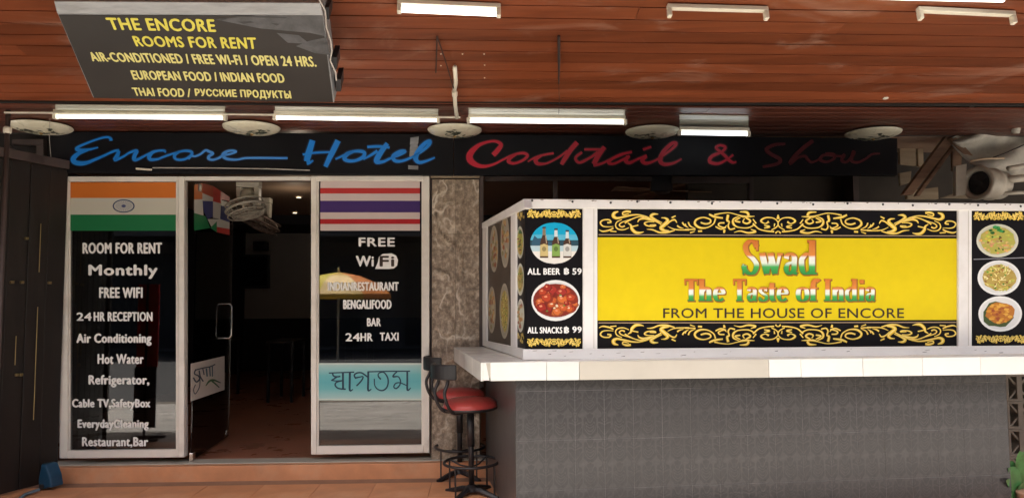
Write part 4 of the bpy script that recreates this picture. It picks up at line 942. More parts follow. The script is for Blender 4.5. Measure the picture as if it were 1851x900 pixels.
def G_(ch):
    """glyph in em units, y up, cap height 1, x height .62; returns quads, width"""
    s = lambda x, y=0, w_=.15: bar_(x - w_, y, x + w_, y + .06)
    X = .62
    if ch == 'S': return pen([(.46, .80), (.36, .95), (.22, .96), (.10, .82), (.16, .62), (.34, .46), (.46, .28), (.38, .07), (.22, .03), (.08, .14), (.05, .26)], .17, .08) + bar_(.44, .70, .50, 1.0) + bar_(.0, 0, .06, .3), .56
    if ch == 'w': return pen([(.08, X), (.23, .02)], TK, TN) + pen([(.40, X), (.25, .02)], .1, TN) + pen([(.34, X), (.50, .02)], TK, TN) + pen([(.66, X), (.52, .02)], .1, TN) + s(.08, X - .06, .10) + s(.36, X - .06, .10) + s(.66, X - .06, .09), .78
    if ch == 'a': return pen([(.08, .46), (.12, .56), (.24, .60), (.34, .50), (.34, .30), (.34, .08), (.44, .02)], .17, .06) + pen([(.34, .36), (.14, .30), (.08, .14), (.18, .02), (.32, .12)], .16, .06), .50
    if ch == 'd': return pen([(.40, .54), (.26, .60), (.10, .46), (.08, .30), (.12, .10), (.24, .02), (.40, .10)], .18, .06) + pen([(.42, 1.0), (.42, .0)], TK, TN) + bar_(.26, .94, .42, 1.0) + bar_(.42, 0, .58, .06), .62
    if ch == 'T': return pen([(.28, 1), (.28, 0)], TK, TN) + bar_(0, .92, .56, 1) + bar_(0, .74, .05, 1) + bar_(.51, .74, .56, 1) + s(.28), .60
    if ch == 'h': return pen([(.12, 1), (.12, 0)], TK, TN) + bar_(.0, .94, .12, 1) + pen([(.16, .46), (.28, .60), (.40, .52), (.42, .34), (.42, .0)], TK, TN) + s(.12, 0, .14) + s(.42, 0, .14), .60
    if ch == 'e': return pen([(.08, .34), (.40, .35), (.38, .50), (.26, .60), (.12, .50), (.08, .30), (.12, .10), (.26, .02), (.42, .12)], .18, .06), .50
    if ch == 's': return pen([(.34, .48), (.26, .59), (.14, .58), (.09, .46), (.20, .34), (.34, .24), (.36, .10), (.24, .02), (.12, .04), (.05, .14)], .15, .08) + bar_(.33, .44, .38, .62) + bar_(.02, 0, .06, .2), .43
    if ch == 't': return pen([(.16, .82), (.16, .20), (.20, .05), (.32, .06)], TK, TN) + bar_(.0, .56, .34, .62), .38
    if ch == 'o': return pen([(.26, .60), (.12, .52), (.08, .31), (.12, .10), (.26, .02), (.40, .10), (.44, .31), (.40, .52), (.26, .60)], .19, .06), .53
    if ch == 'f': return pen([(.38, .88), (.30, .97), (.19, .90), (.15, .70), (.15, 0)], TK, TN) + bar_(.0, .56, .34, .62) + s(.15), .38
    if ch == 'I': return pen([(.17, 1), (.17, 0)], TK, TN) + s(.17, 0, .17) + s(.17, .94, .17), .38
    if ch == 'n': return pen([(.12, X), (.12, 0)], TK, TN) + bar_(0, .56, .12, X) + pen([(.16, .46), (.28, .60), (.40, .52), (.42, .34), (.42, .0)], TK, TN) + s(.12, 0, .14) + s(.42, 0, .14), .60
    if ch == 'i': return pen([(.13, X), (.13, 0)], TK, TN) + bar_(0, .56, .13, X) + s(.13, 0, .14) + bar_(.04, .80, .22, .96), .30
    return [], .28
def serif(string, fr, box, off, m, parent, grow=0):
    x = 0; quads = []
    for ch in string:
        q, w_ = G_(ch); quads += [[(a + x, b) for a, b in qq] for qq in q]; x += w_
    x0, y0, x1, y1 = box; mb = MB(); sx_ = (x1 - x0) / x; sy_ = (y1 - y0)
    for k, q in enumerate(quads):
        if grow:
            cx_ = sum(a for a, b in q) / 4; cy_ = sum(b for a, b in q) / 4
        P = [(x0 + a * sx_, y1 - b * sy_) for a, b in q]
        if grow:
            gx = sum(a for a, b in P) / 4; gy = sum(b for a, b in P) / 4
            P = [(a + (1 if a > gx else -1) * grow, b + (1 if b > gy else -1) * grow) for a, b in P]
        mb.poly([fr.pix(a, b, off - k * .00002) for a, b in P])
    return build('lettering', mb, m, parent)
M['brownink'] = flat('brown_letter_edge', (.33, .13, .015))
for s_, bx in (("Swad", (1342, 434, 1479, 496)), ("The", (1237, 504, 1311, 544)), ("Taste", (1325, 504, 1425, 544)), ("of", (1439, 504, 1480, 544)), ("India", (1489, 504, 1584, 544))):
    serif(s_, B, (bx[0] + 1.5, bx[1] + 1, bx[2] + 1.5, bx[3] + 1.5), -.0058, 'brownink', yb, .8)
    serif(s_, B, bx, -.0085, 'tri', yb)
text("FROM THE HOUSE OF ENCORE", B, (1199, 557, 1634, 574.5), -.0056, 'ink_dark', yb, bold=0.0, spacing=1.05, fat=.35)
# food pictures
def blob(cx, cy, r, ry=None, n=9, j=.25, rg=random):
    a0 = rg.random() * 6; return [(cx + r * (1 + rg.uniform(-j, j)) * math.cos(a0 + 2 * PI * k / n), cy + (ry or r) * (1 + rg.uniform(-j, j)) * math.sin(a0 + 2 * PI * k / n)) for k in range(n)]
def food(fr, off, cx, cy, rx, ry, kind, parent, seed, plate=(.75, .76, .74)):
    rg = random.Random(seed); p = Print(fr, off, .00003); p.poly(ell(cx, cy, rx, ry, 32), plate); p.poly(ell(cx, cy, rx * .9, ry * .9, 32), [c * .88 for c in plate])
    sq = rx / ry
    def inside(s=.8):
        while True:
            a, b = rg.uniform(-1, 1), rg.uniform(-1, 1)
            if a * a + b * b < 1: return cx + a * rx * s, cy + b * ry * s
    if kind == 'meat':
        p.poly(ell(cx, cy, rx * .93, ry * .82), (.20, .02, .01))
        for _ in range(40):
            x, y_ = inside(.78); r = rg.uniform(.12, .25) * ry; c = rg.choice([(.45, .05, .015), (.55, .10, .02), (.32, .02, .01), (.60, .14, .03), (.38, .03, .02)])
            p.poly(blob(x, y_, r * sq, r, rg=rg), [q * .55 for q in c]); p.poly(blob(x - r * .1, y_ - r * .15, r * .8 * sq, r * .8, rg=rg), c); p.poly(blob(x - r * .3, y_ - r * .35, r * .28 * sq, r * .22, rg=rg), (.72, .30, .16))
        for _ in range(9):
            x, y_ = inside(.7); p.poly(blob(x, y_, 2.2, 1.4, rg=rg), rg.choice([(.7, .62, .45), (.10, .22, .04), (.8, .7, .5)]))
    elif kind == 'noodle':
        p.poly(blob(cx, cy, rx * .78, ry * .75, 18, .08, rg), (.45, .33, .08))
        for _ in range(70):
            x, y_ = inside(.72); a = rg.uniform(0, PI); l = rg.uniform(2, 6) * ry / 30; c = rg.choice([(.82, .70, .22), (.62, .50, .10), (.90, .82, .42), (.42, .28, .05), (.45, .50, .08)])
            p.stroke([(x - l * sq * math.cos(a), y_ - l * math.sin(a)), (x + l * sq * .3 * math.sin(a), y_), (x + l * sq * math.cos(a), y_ + l * math.sin(a))], 1.4 * min(rx, ry) / 30, c)
        for _ in range(22):
            x, y_ = inside(.7); p.poly(blob(x, y_, 1.9 * sq ** .5, 1.4, rg=rg), rg.choice([(.05, .20, .02), (.25, .10, .03), (.10, .30, .03), (.45, .22, .06)]))
    elif kind == 'greens':
        p.poly(blob(cx, cy, rx * .85, ry * .8, 18, .06, rg), (.45, .42, .08))
        for _ in range(70):
            x, y_ = inside(.8); c = (.50, .48, .08) if y_ < cy else (.62, .40, .14)
            p.poly(blob(x, y_, rg.uniform(1.5, 3.2) * sq, rg.uniform(1.2, 2.4), rg=rg), [q * rg.uniform(.7, 1.35) for q in c])
        for _ in range(10): p.poly(blob(cx + rg.gauss(0, rx * .2), cy - ry * .68 + rg.gauss(0, ry * .09), 3.4 * sq, 2.4, rg=rg), rg.choice([(.02, .20, .03), (.05, .34, .08), (.01, .12, .02)]))
        for _ in range(9):
            x, y_ = inside(.6); p.poly(blob(x, y_, 2, 1.6, rg=rg), rg.choice([(.22, .06, .02), (.06, .16, .02)]))
    elif kind == 'fried':
        p.poly(blob(cx - rx * .1, cy + ry * .05, rx * .72, ry * .72, 16, .1, rg), (.05, .08, .02)); p.poly(blob(cx, cy - ry * .05, rx * .64, ry * .62, 16, .12, rg), (.45, .16, .02))
        for _ in range(60):
            x, y_ = inside(.56); p.poly(blob(x, y_ - ry * .05, rg.uniform(1.6, 4) * sq, rg.uniform(1.2, 3), rg=rg), rg.choice([(.62, .28, .03), (.70, .38, .06), (.42, .12, .02), (.55, .20, .03), (.32, .07, .02)]))
    elif kind == 'mix':
        for _ in range(34):
            x, y_ = inside(.75); p.poly(blob(x, y_, rx * .22, ry * .10, rg=rg), rg.choice([(.45, .22, .06), (.55, .35, .12), (.30, .08, .03), (.50, .45, .30), (.25, .22, .08)]))
    return build('food_picture', p.mb, 'print', parent)
p1 = panel(950, 1054, 'banner_black', 'black menu banner with beer bottles above red snack dish')
ornament('scroll', B, -.0052, p1, 953, 1050, lambda x: 378.5, lambda x: 394.5, .55)
ornament('scroll', B, -.0052, p1, 953, 1050, lambda x: 610.5, lambda x: 627, .55, flip=True)
# beer photograph
p = Print(B, -.0050)
CX, CY, RX, RY = 1002, 439.5, 43.5, 37.5
def seg(y0, y1, n=12):
    L_ = []; R2 = []
    for k in range(n + 1):
        y_ = y0 + (y1 - y0) * k / n; hh = RX * math.sqrt(max(0, 1 - ((y_ - CY) / RY) ** 2)); L_.append((CX - hh, y_)); R2.append((CX + hh, y_))
    return L_ + R2[::-1]
p.poly(seg(402, 424), (.0, .38, .62)); p.poly(seg(424, 434), (.10, .48, .66)); p.poly(seg(434, 444), (.02, .07, .10)); p.poly(seg(444, 454), (.45, .62, .66)); p.poly(seg(454, 477), (.78, .76, .70))
p.poly([(962, 436), (966, 426), (972, 431), (982, 430), (990, 436), (1000, 440), (1000, 444), (961, 444)], (.03, .10, .16))
for bx_, lab in ((983.5, (.60, .48, .20)), (1005, (.22, .38, .08)), (1025.5, (.66, .66, .60))):
    y0_ = 412 if bx_ < 990 else 415 if bx_ < 1010 else 418; d_ = (.07, .03, .015)
    p.poly([(bx_ - 2.6, y0_), (bx_ + 2.6, y0_), (bx_ + 3, y0_ + 13), (bx_ - 3, y0_ + 13)], (.62, .70, .70) if bx_ > 990 else (.25, .20, .12)); p.poly([(bx_ - 3, y0_ - 2), (bx_ + 3, y0_ - 2), (bx_ + 3, y0_ + 1), (bx_ - 3, y0_ + 1)], (.05, .05, .06))
    p.poly([(bx_ - 3, y0_ + 13), (bx_ + 3, y0_ + 13), (bx_ + 7, 438), (bx_ + 7.5, 466), (bx_ - 7.5, 466), (bx_ - 7, 438)], d_)
    p.poly([(bx_ - 7, 443), (bx_, 440.5), (bx_ + 7, 443), (bx_ + 7.2, 463), (bx_ - 7.2, 463)], lab); p.poly(ell(bx_, 450, 4, 4.5, 12), [c * .5 for c in lab]); p.poly([(bx_ + 2, y0_ + 14), (bx_ + 4, y0_ + 14), (bx_ + 5, 440), (bx_ + 3.6, 440)], (.45, .36, .25))
build('beer_picture', p.mb, 'print', p1)
food(B, -.005, 1004.5, 543, 44, 37, 'meat', p1, 5)
text("ALL BEER", B, (954, 485, 1012, 496), -.0054, 'ink_white', p1, bold=.012); text("฿", B, (1020, 484, 1028, 497), -.0054, 'ink_white', p1, bold=.03); text("59", B, (1035, 485, 1051, 496), -.0054, 'ink_white', p1, bold=.02)
text("ALL SNACKS", B, (954, 591, 1016, 602), -.0054, 'ink_white', p1, bold=.012); text("฿", B, (1020, 590, 1028, 603), -.0054, 'ink_white', p1, bold=.03); text("99", B, (1035, 590, 1051, 601), -.0054, 'ink_white', p1, bold=.02)
p3 = panel(1757, 1925, 'banner_black', 'black menu banner with three round dishes at the right end')
ornament('scroll', B, -.0052, p3, 1760, 1850, lambda x: 382, lambda x: 399, .55)
ornament('scroll', B, -.0052, p3, 1764, 1854, lambda x: 605, lambda x: 621, .55, flip=True)
food(B, -.005, 1803, 435, 38, 30, 'greens', p3, 2, (.62, .62, .50)); food(B, -.005, 1806, 502, 39, 31.5, 'noodle', p3, 3); food(B, -.005, 1808, 567, 39.5, 32, 'fried', p3, 4)
p = Print(B, -.0050); p.poly([(1760, 468), (1851, 465), (1851, 466.5), (1760, 469.5)], (.30, .30, .32)); build('crease', p.mb, 'print', p3)
# side banners
sL = lambda x: 409 + (x - 879) * (386.5 - 409) / (923 - 879); sB = lambda x: 615 + (x - 879) * .25
ps = panel(879, 923, flat('brown_black_banner', (.05, .035, .025), .35), 'side banner with tall food pictures facing the stools', S, -.002, (sL, sB))
for (cx, cy, rx, ry, k) in ((893, 450, 7.5, 42, 'mix'), (913, 436, 8, 48, 'mix'), (889, 560, 7, 42, 'mix'), (912, 562, 9, 50, 'noodle')): food(S, -.0035, cx, cy, rx, ry, k, ps, int(cx), (.42, .38, .30))
sL2 = lambda x: 384 + (x - 932) * -.42; sB2 = lambda x: 627.5 + (x - 932) * .25
ps2 = panel(932, 949, 'banner_black', 'narrow side banner with three pale plates at the bar corner', S, -.002, (sL2, sB2))
for (cx, cy, rx, ry, k) in ((940, 438, 6.5, 29, 'greens'), (940.5, 505, 6.5, 29, 'noodle'), (941, 570, 6.5, 30, 'mix')): food(S, -.0035, cx, cy, rx, ry, k, ps2, int(cy), (.62, .64, .55))
p = Print(S, -.0034); rg = random.Random(8)
for _ in range(30):
    p.poly(blob(rg.uniform(934, 947), rg.choice((388, 610)) + rg.uniform(-7, 8), 1.2, 3, rg=rg), rg.choice([(.5, .36, .06), (.65, .5, .15)]))
build('scroll', p.mb, 'print', ps2)
# back of the signboard: plain panel
build('back_panel', MB().prism([B.pix(952, 628, .03), B.pix(1915, 622, .03), B.pix(1915, 382, .03), B.pix(952, 379, .03)], B.ey * .006), 'beige_tile', ms)

# ================================================================== BAR STOOLS
def make_stool(label, px, py, rz, lean):
    base = at_z(px, py, .018); t = thing('bar_stool', label, 'stool', (base.x, base.y, 0), 'red bar stools at the bar corner')
    o = Vector((base.x, base.y, 0)); z0 = .016
    def Lp(x, y_, z): return o + Vector((x, y_, z))
    HS = .60
    build('seat', MB().lathe(o, [(.02, HS + .072), (.09, HS + .068), (.145, HS + .060), (.180, HS + .040), (.188, HS + .012), (.182, HS + .0)], 36), 'red_vinyl', t, smooth=True)
    build('seat_rim', MB().lathe(o, [(.05, HS - .012), (.178, HS - .010), (.190, HS + .0), (.190, HS + .010), (.184, HS + .012)], 36), 'blackmetal', t, smooth=True)
    build('post', MB().tube([Lp(0, 0, .04), Lp(0, 0, HS - .01)], .019, 14), 'blackmetal', t, smooth=True)
    build('post_sleeve', MB().tube([Lp(0, 0, .34), Lp(0, 0, HS - .01)], .025, 14), 'blackmetal', t, smooth=True)
    R_ = .185
    build('foot_ring', MB().tube([Lp(R_ * math.cos(a), R_ * math.sin(a), .235) for a in [2 * PI * k / 28 for k in range(28)]], .010, 8, closed=True), 'blackmetal', t, smooth=True)
    for k in range(4):
        a = k * PI / 2 + .35; ca, sa = math.cos(a), math.sin(a)
        build('leg', MB().tube([Lp(0, 0, .055), Lp(ca * .08, sa * .08, .05), Lp(ca * .16, sa * .16, .03), Lp(ca * .215, sa * .215, z0)], [.022, .020, .018, .016], 6), 'blackmetal', t)
        build('foot_ring_strut', MB().tube([Lp(R_ * ca, R_ * sa, .235), Lp(R_ * ca, R_ * sa, .03)], .006, 6), 'blackmetal', t)
        build('ring_spoke', MB().tube([Lp(0, 0, .20), Lp(R_ * .5 * ca, R_ * .5 * sa, .205), Lp(R_ * ca, R_ * sa, .235)], .006, 6), 'blackmetal', t)
    build('hub', MB().lathe(o, [(.05, .045), (.045, .07), (.024, .085)], 16), 'blackmetal', t)
    for s in (-1, 1):
        build('back_tube', MB().tube([Lp(*q) for q in smooth_path([(-.06, s * .05, HS - .012), (-.17, s * .055, HS - .012), (-.225, s * .06, HS + .05), (-.245, s * .06, HS + .13), (-.215, s * .058, HS + .20), (-.235, s * .055, HS + .285)], 4)], .0115, 8), 'blackmetal', t, smooth=True)
    pad = MB(); n = 12
    for k in range(n):
        pass
    fr_, bk = [], []
    for k in range(n + 1):
        a = -.95 + 1.9 * k / n; r = .15; fr_.append((-.12 - r * math.cos(a) + .02, r * math.sin(a))); bk.append((-.12 - (r + .03) * math.cos(a) + .02, (r + .03) * math.sin(a)))
    zz0, zz1 = HS + .215, HS + .315
    poly_ = [Lp(a, b, zz0) for a, b in fr_] + [Lp(a, b, zz0) for a, b in bk[::-1]]
    pad.prism(poly_, Vector((0, 0, zz1 - zz0)))
    build('backrest', pad, 'black', t, bevel=.010)
    t.rotation_euler = (0, lean, rz)
    return t
make_stool('bar stool with red seat in front, its lit seat overlapping the other stool', 853, 893, rad(38), rad(-1.2))
make_stool('bar stool with red seat behind, next to the stone pillar', 831, 860, rad(26), 0)

# ================================================================== LEFT SIDE: shutters, pole, tool
la = F.pix(106, 828, -.05); lb = at_z(-60, 918, .0); _d = (lb - la) * Vector((1, 1, 0)); lb = la + _d.normalized() * 2.45; lb.z = 0
LS = Frame((lb.x, lb.y, 0), Vector((la.x - lb.x, la.y - lb.y, 0))); ln = (Vector((la.x, la.y, 0)) - Vector((lb.x, lb.y, 0))).length
sh = thing('folding_shutter', 'dark brown folding timber shutter drawn back at the left edge', 'shutter', (la.x, la.y, 0))
nb = 16
for k in range(nb):
    x0, x1 = ln * k / nb, ln * (k + 1) / nb
    build('panel', MB().box(LS, x0 + .002, x1 - .002, (k % 2) * .003, .05, .03, 2.33 + .0 * k), 'brown', sh, bevel=.004)
build('top_rail', MB().box(LS, 0, ln, -.012, .055, 2.335, 2.40), 'brown_frame', sh, bevel=.004)
for (px, z0, z1) in ((66, .5, 1.3), (66, 1.55, 1.9), (29, .9, 1.1)):
    q = LS.L(LS.pix(px, 540)).x; build('bolt', MB().tube([LS.P(q, -.015, z0), LS.P(q, -.015, z1)], .003, 6), 'brass', sh)
for px, py in ((31, 677), (38, 677), (22, 510), (40, 510), (90, 511), (48, 431)):
    q = LS.L(LS.pix(px, py, -.01)); build('catch', MB().box(LS, q.x - .012, q.x + .012, -.018, .0, q.z - .01, q.z + .01), 'brass', sh, bevel=.003)
# frame timbers above
fr_ = thing('door_frame', 'dark brown timber frame above the folding shutter', 'frame', F.pix(60, 320, .0))
build('head', pbox(F, 22, 252, 78, 262, -.03, .05), 'brown_frame', fr_); build('jamb', pbox(F, 66, 262.5, 78, 320, -.03, .05), 'brown_frame', fr_)
build('brace', MB().prism(pq(F, [(60, 298), (14, 262), (12, 268), (60, 305)], -.06), F.ey * .03), 'brown_frame', fr_)
po = thing('metal_pole', 'thin pale metal pole standing at the left edge', 'pole', at_z(2, 905, 0))
q = at_depth(1, 540, 4.9); build('shaft', MB().tube([Vector((q.x, q.y, 0)), Vector((q.x, q.y, 2.62))], .016, 10), 'brown_frame', po, smooth=True)
zc = at_depth(3, 236, 4.9).z; build('cap_ring', MB().lathe(Vector((q.x, q.y, zc)), [(.022, -.02), (.026, -.01), (.026, .015), (.02, .025)], 14), 'cream', po, smooth=True)
du = thing('dustpan', 'blue plastic dustpan with pale metal handle standing by the shutter', 'dustpan', at_z(78, 886, .02))
d0 = wloc(du); DF = Frame((d0.x, d0.y, 0), yawv(-18))
build('pan', MB().prism([DF.P(-.045, 0, .02), DF.P(.075, 0, .045), DF.P(.055, 0, .12), DF.P(.01, 0, .20), DF.P(-.03, 0, .20), DF.P(-.05, 0, .09)], DF.ey * .10), 'bluep', du, bevel=.01)
build('wheel', MB().lathe(DF.P(.0, -.006, .05), [(.016, 0), (.016, .012)], 14, ax=-DF.ey), 'black', du)
build('handle', MB().tube([at_z(72, 884, .05), at_z(45, 893, .03), at_z(20, 914, .03), at_z(0, 935, .03)], .011, 8), 'bluemetal', du, smooth=True)

# ================================================================== RIGHT SIDE, behind and beyond the bar
def plane_at(d): return Frame((0, d, 0), yawv(2.2))
Q6 = plane_at(6.0); Q62 = plane_at(6.3); Q58 = plane_at(5.8); Q55 = plane_at(5.5); Q65 = plane_at(6.6)
def pth(name, fr, pts, off, dep, m, label, cat, group=None, bevel=.004):
    o = build(name, MB().prism(pq(fr, pts[::-1], off), fr.ey * dep), m, bevel=bevel); return tag(o, label, cat, group)
G1 = 'old timbers stacked at the right'
pth('timber_board', Q62, [(1626, 255), (1655, 253), (1656, 300), (1627, 297)], 0, .03, 'pale_wood', 'pale square board beside the right end of the red lettered sign', 'board', G1)
pth('timber_board', Q62, [(1659, 258), (1669, 258), (1670, 305), (1660, 300)], .01, .03, 'pale_wood', 'narrow pale strip right of the pale square board', 'board', G1)
pth('timber_board', Q62, [(1626, 313), (1648, 309), (1646, 330), (1628, 336)], .0, .03, 'pale_wood', 'small pale offcut below the pale square board', 'board', G1)
pth('timber_board', Q58, [(1632, 352), (1650, 352), (1730, 250), (1712, 244)], 0, .05, 'old_wood', 'broad brown beam leaning diagonally behind the bar', 'board', G1)
pth('timber_board', Q58, [(1655, 354), (1663, 354), (1724, 270), (1722, 262)], .03, .04, 'old_wood', 'thin brown batten under the leaning beam', 'board', G1)
pth('timber_board', Q58, [(1716, 250), (1726, 246), (1762, 284), (1752, 290)], -.03, .03, 'old_wood', 'short brown strut running down to the fan housing', 'board', G1)
pth('timber_board', Q58, [(1705, 241), (1715, 232), (1851, 176), (1851, 192), (1730, 240)], -.05, .05, 'old_wood', 'long brown edge timber rising along the tarpaulin', 'board', G1)
pth('timber_board', Q6, [(1640, 345), (1696, 338), (1697, 360), (1640, 360)], .05, .04, 'pale_wood', 'pale low board lying behind the signboard rail', 'board', G1)
pth('cardboard_sheet', Q58, [(1700, 358), (1720, 351), (1780, 345), (1800, 360)], -.02, .02, 'card', 'brown cardboard sheet under the fan housing', 'cardboard')
pth('timber_board', Q6, [(1722, 262), (1740, 275), (1738, 300), (1722, 310)], .12, .03, 'old_wood', 'dark reddish board behind the short strut', 'board', G1)
# tarpaulin: folded sheet with real depth
mb = MB(); nx, ny = 26, 12
def tarp(u, v):
    x = 1722 + (1870 - 1722) * u; yt = 250 - u * 68; ybm = 262 + 60 * u * (1 - .35 * u) + 25 * min(1, u * 4)
    q = Q58.pix(x, yt + (ybm - yt) * v, -.05 + .10 * noise.noise(Vector((u * 4, v * 3, 1))) + .05 * math.sin(v * 9 + u * 7)); return q
for j in range(ny + 1):
    for i in range(nx + 1): mb.v.append(tarp(i / nx, j / ny))
for j in range(ny):
    for i in range(nx): a = j * (nx + 1) + i; mb.f.append([a, a + 1, a + nx + 2, a + nx + 1]); mb.c.append(None)
o = build('tarpaulin', mb, 'tarp', smooth=True); sm = o.modifiers.new('thick', 'SOLIDIFY'); sm.thickness = .008; tag(o, 'sagging grey tarpaulin at the right edge under the ceiling', 'tarpaulin')
# fan housing
fc = Q55.pix(1768, 331, 0); fh = thing('exhaust_fan', 'round grey exhaust fan housing with black mouth behind the bar', 'fan', fc)
ax_ = Vector((.90, .44, .0)).normalized(); r1 = .118
ring = MB().lathe(fc, [(r1 * .78, .02), (r1 * .80, -.012), (r1 * 1.05, -.02), (r1 * 1.12, .0), (r1 * 1.05, .03), (r1 * 1.0, .12), (r1 * 1.06, .13), (r1 * 1.06, .16), (r1 * .98, .17), (r1 * .95, .26)], 36, ax=ax_)
ring.f.pop(-2); ring.c.pop(-2)
build('housing', ring, 'duct', fh, smooth=True)
build('mouth', MB().lathe(fc + ax_ * .03, [(r1 * .79, 0), (r1 * .79, .01)], 32, ax=ax_), 'black', fh)
a1 = ax_.cross(Vector((0, 0, 1))).normalized(); b1 = ax_.cross(a1)
for k in range(5):
    an = 2 * PI * k / 5; d1 = a1 * math.cos(an) + b1 * math.sin(an); d2 = a1 * math.cos(an + .6) + b1 * math.sin(an + .6)
    build('blade', MB().prism([fc + ax_ * .018 + d1 * .02, fc + ax_ * .012 + d1 * r1 * .72, fc + ax_ * .022 + d2 * r1 * .72, fc + ax_ * .022 + d2 * .02], ax_ * .002), 'blackmetal', fh)
pth('bracket_plate', Q55, [(1728, 300), (1748, 296), (1746, 352), (1728, 354)], .06, .04, 'duct', 'flat grey plate left of the exhaust fan', 'plate')
for k, (pts, r, lb, m) in enumerate((([(1755, 291), (1780, 287), (1815, 286)], .008, 'pale rod lying across the top of the exhaust fan', 'pale_wood'), ([(1795, 285), (1820, 276), (1851, 262)], .005, 'thin dark rod rising to the right below the tarpaulin', 'wire_dark'), ([(1822, 305), (1851, 300)], .02, 'upper pale pipe right of the exhaust fan', 'duct'), ([(1820, 325), (1851, 322)], .03, 'lower pale pipe right of the exhaust fan', 'duct'), ([(1810, 350), (1851, 348)], .015, 'lowest thin pipe right of the exhaust fan', 'duct'), ([(1835, 240), (1845, 205), (1860, 185)], .03, 'pale rolled end of the tarpaulin at the right edge', 'tarp'))):
    o = build('pipe', MB().tube([Q55.pix(*q, 0) for q in pts], r, 10), m, smooth=True); tag(o, lb, 'pipe', 'pipes and rods around the exhaust fan')
# dim wall and timbers under the right signboard
wl = root('bar_back_wall'); build('wall', MB().box(F, 1.6, 7.5, .75, .82, .12, 2.64), 'dim_wall', wl)
build('jamb', MB().box(F, 3.0, 3.05, .55, .75, 0.12, 2.64), 'brown_frame', wl)
def beam(fr, x0, y0, x1, y1, m, lb): o = build('beam', pbox(fr, x0, y0, x1, y1, 0, .05), m, bevel=.003); tag(o, lb, 'beam', 'dim beams behind the bar')
beam(Q58, 876, 318.5, 1178, 327, 'brown_frame', 'long dim head beam just under the start of the red lettering'); beam(Q58, 1216, 319, 1354, 331, 'brown_frame', 'shorter dim head beam below the short tube'); beam(Q58, 1000, 327.5, 1008, 365, 'brown_frame', 'dim upright post behind the left part of the signboard')
beam(Q6, 1354, 318.5, 1362, 365, 'brown_frame', 'dim upright post behind the middle of the signboard'); beam(Q6, 1178, 318.5, 1216, 345, 'room_dark', 'dark square block hanging between the two head beams')
cf = thing('ceiling_fan', 'dim brown ceiling fan behind the bar, below the dark block', 'fan', Q62.pix(1197, 345, .1))
cc = wloc(cf); build('motor', MB().lathe(cc, [(.03, .06), (.07, .04), (.08, .0), (.05, -.03)], 20), 'brown_frame', cf, smooth=True); build('stem', MB().tube([cc + Vector((0, 0, .05)), cc + Vector((0, 0, .4))], .012, 8), 'brown_frame', cf)
for k in range(4):
    an = k * PI / 2 + .25; d1 = Vector((math.cos(an), math.sin(an), 0)); e = Vector((-d1.y, d1.x, .15))
    build('blade', MB().prism([cc + d1 * .07 - e * .03, cc + d1 * .45 - e * .06, cc + d1 * .45 + e * .06, cc + d1 * .07 + e * .03], Vector((0, 0, .006))), 'old_wood', cf)
sc2 = thing('slat_screen', 'row of dim upright slats behind the darkened red lettering', 'screen', Q65.pix(1490, 362))
for k in range(14):
    x = 1370 + k * 18 + (k % 3) * 3; build('slat', pbox(Q65, x, 317, x + 7, 362, 0, .02), 'brown_frame' if k % 2 else 'old_wood', sc2)
# breeze block screen at lower right
BZ = plane_at(5.25); bz = thing('breeze_block_screen', 'screen wall of openwork concrete blocks beyond the right end of the bar', 'wall', BZ.pix(1850, 860, 0))
bz0 = BZ.L(BZ.pix(1819, 700)).x; bs = .195
bk_me = None
for r in range(5):
    for c in range(3):
        o0 = BZ.P(bz0 + c * bs, 0, r * bs)
        if bk_me is None:
            f0 = Frame(o0, BZ.ex); q = MB(); t_ = .018
            q.box(f0, 0.001, bs - .001, 0, .09, 0.001, t_).box(f0, .001, bs - .001, 0, .09, bs - t_, bs - .001).box(f0, .001, t_, 0, .09, t_, bs - t_).box(f0, bs - t_, bs - .001, 0, .09, t_, bs - t_)
            for s in (1, -1):
                x0_, x1_ = (t_, bs - t_) if s == 1 else (bs - t_, t_)
                q.prism([f0.P(x0_, .01, t_), f0.P(x0_ + s * .02, .01, t_), f0.P(x1_, .01, bs - t_), f0.P(x1_ - s * .02, .01, bs - t_)], f0.ey * .07)
            q.box(f0, bs / 2 - .02, bs / 2 + .02, -.002, .088, t_, bs - t_)
            o = build('block', q, 'block', bz, bevel=.002); bko = o
            bko_w = o0
        else: pass
        if bk_me is None: bk_me = o.data; continue
        o = bko.copy(); col.objects.link(o); o.parent = bz; o.location = o0 - bko_w
pth('screen_backing_wall', BZ, [(1816, 560), (1990, 560), (1990, 900), (1816, 900)], .5, .06, 'room_dark', 'dark wall seen through the openwork block screen', 'wall')
# potted plant
pb = at_z(1868, 925, 0) ; pt = thing('plant', 'green broad leaved plant in front of the block screen', 'plant', (pb.x, pb.y, 0))
PF = Frame((pb.x, pb.y, 0), yawv(0)); rg = random.Random(12)
build('pot', MB().lathe(Vector((pb.x, pb.y, 0)), [(.07, 0), (.085, .10), (.09, .11), (.09, .12), (.08, .12)], 20), 'grout', pt, smooth=True)
def leaf(base, tip, w_, droop):
    mb = MB(); n = 7; ax = tip - base; side = ax.cross(Vector((0, -1, .35))).normalized(); L_, R2, Md = [], [], []
    for k in range(n + 1):
        u = k / n; c = base + ax * u + Vector((0, 0, -droop * u * u)); ww = w_ * math.sin(PI * min(1, u * .93 + .07)) ** .8; up_ = Vector((0, -.2, 1)) * ww * .25
        L_.append(c + side * ww + up_); R2.append(c - side * ww + up_); Md.append(c)
    for k in range(n): mb.poly([L_[k], L_[k + 1], Md[k + 1], Md[k]]); mb.poly([Md[k], Md[k + 1], R2[k + 1], R2[k]])
    return mb
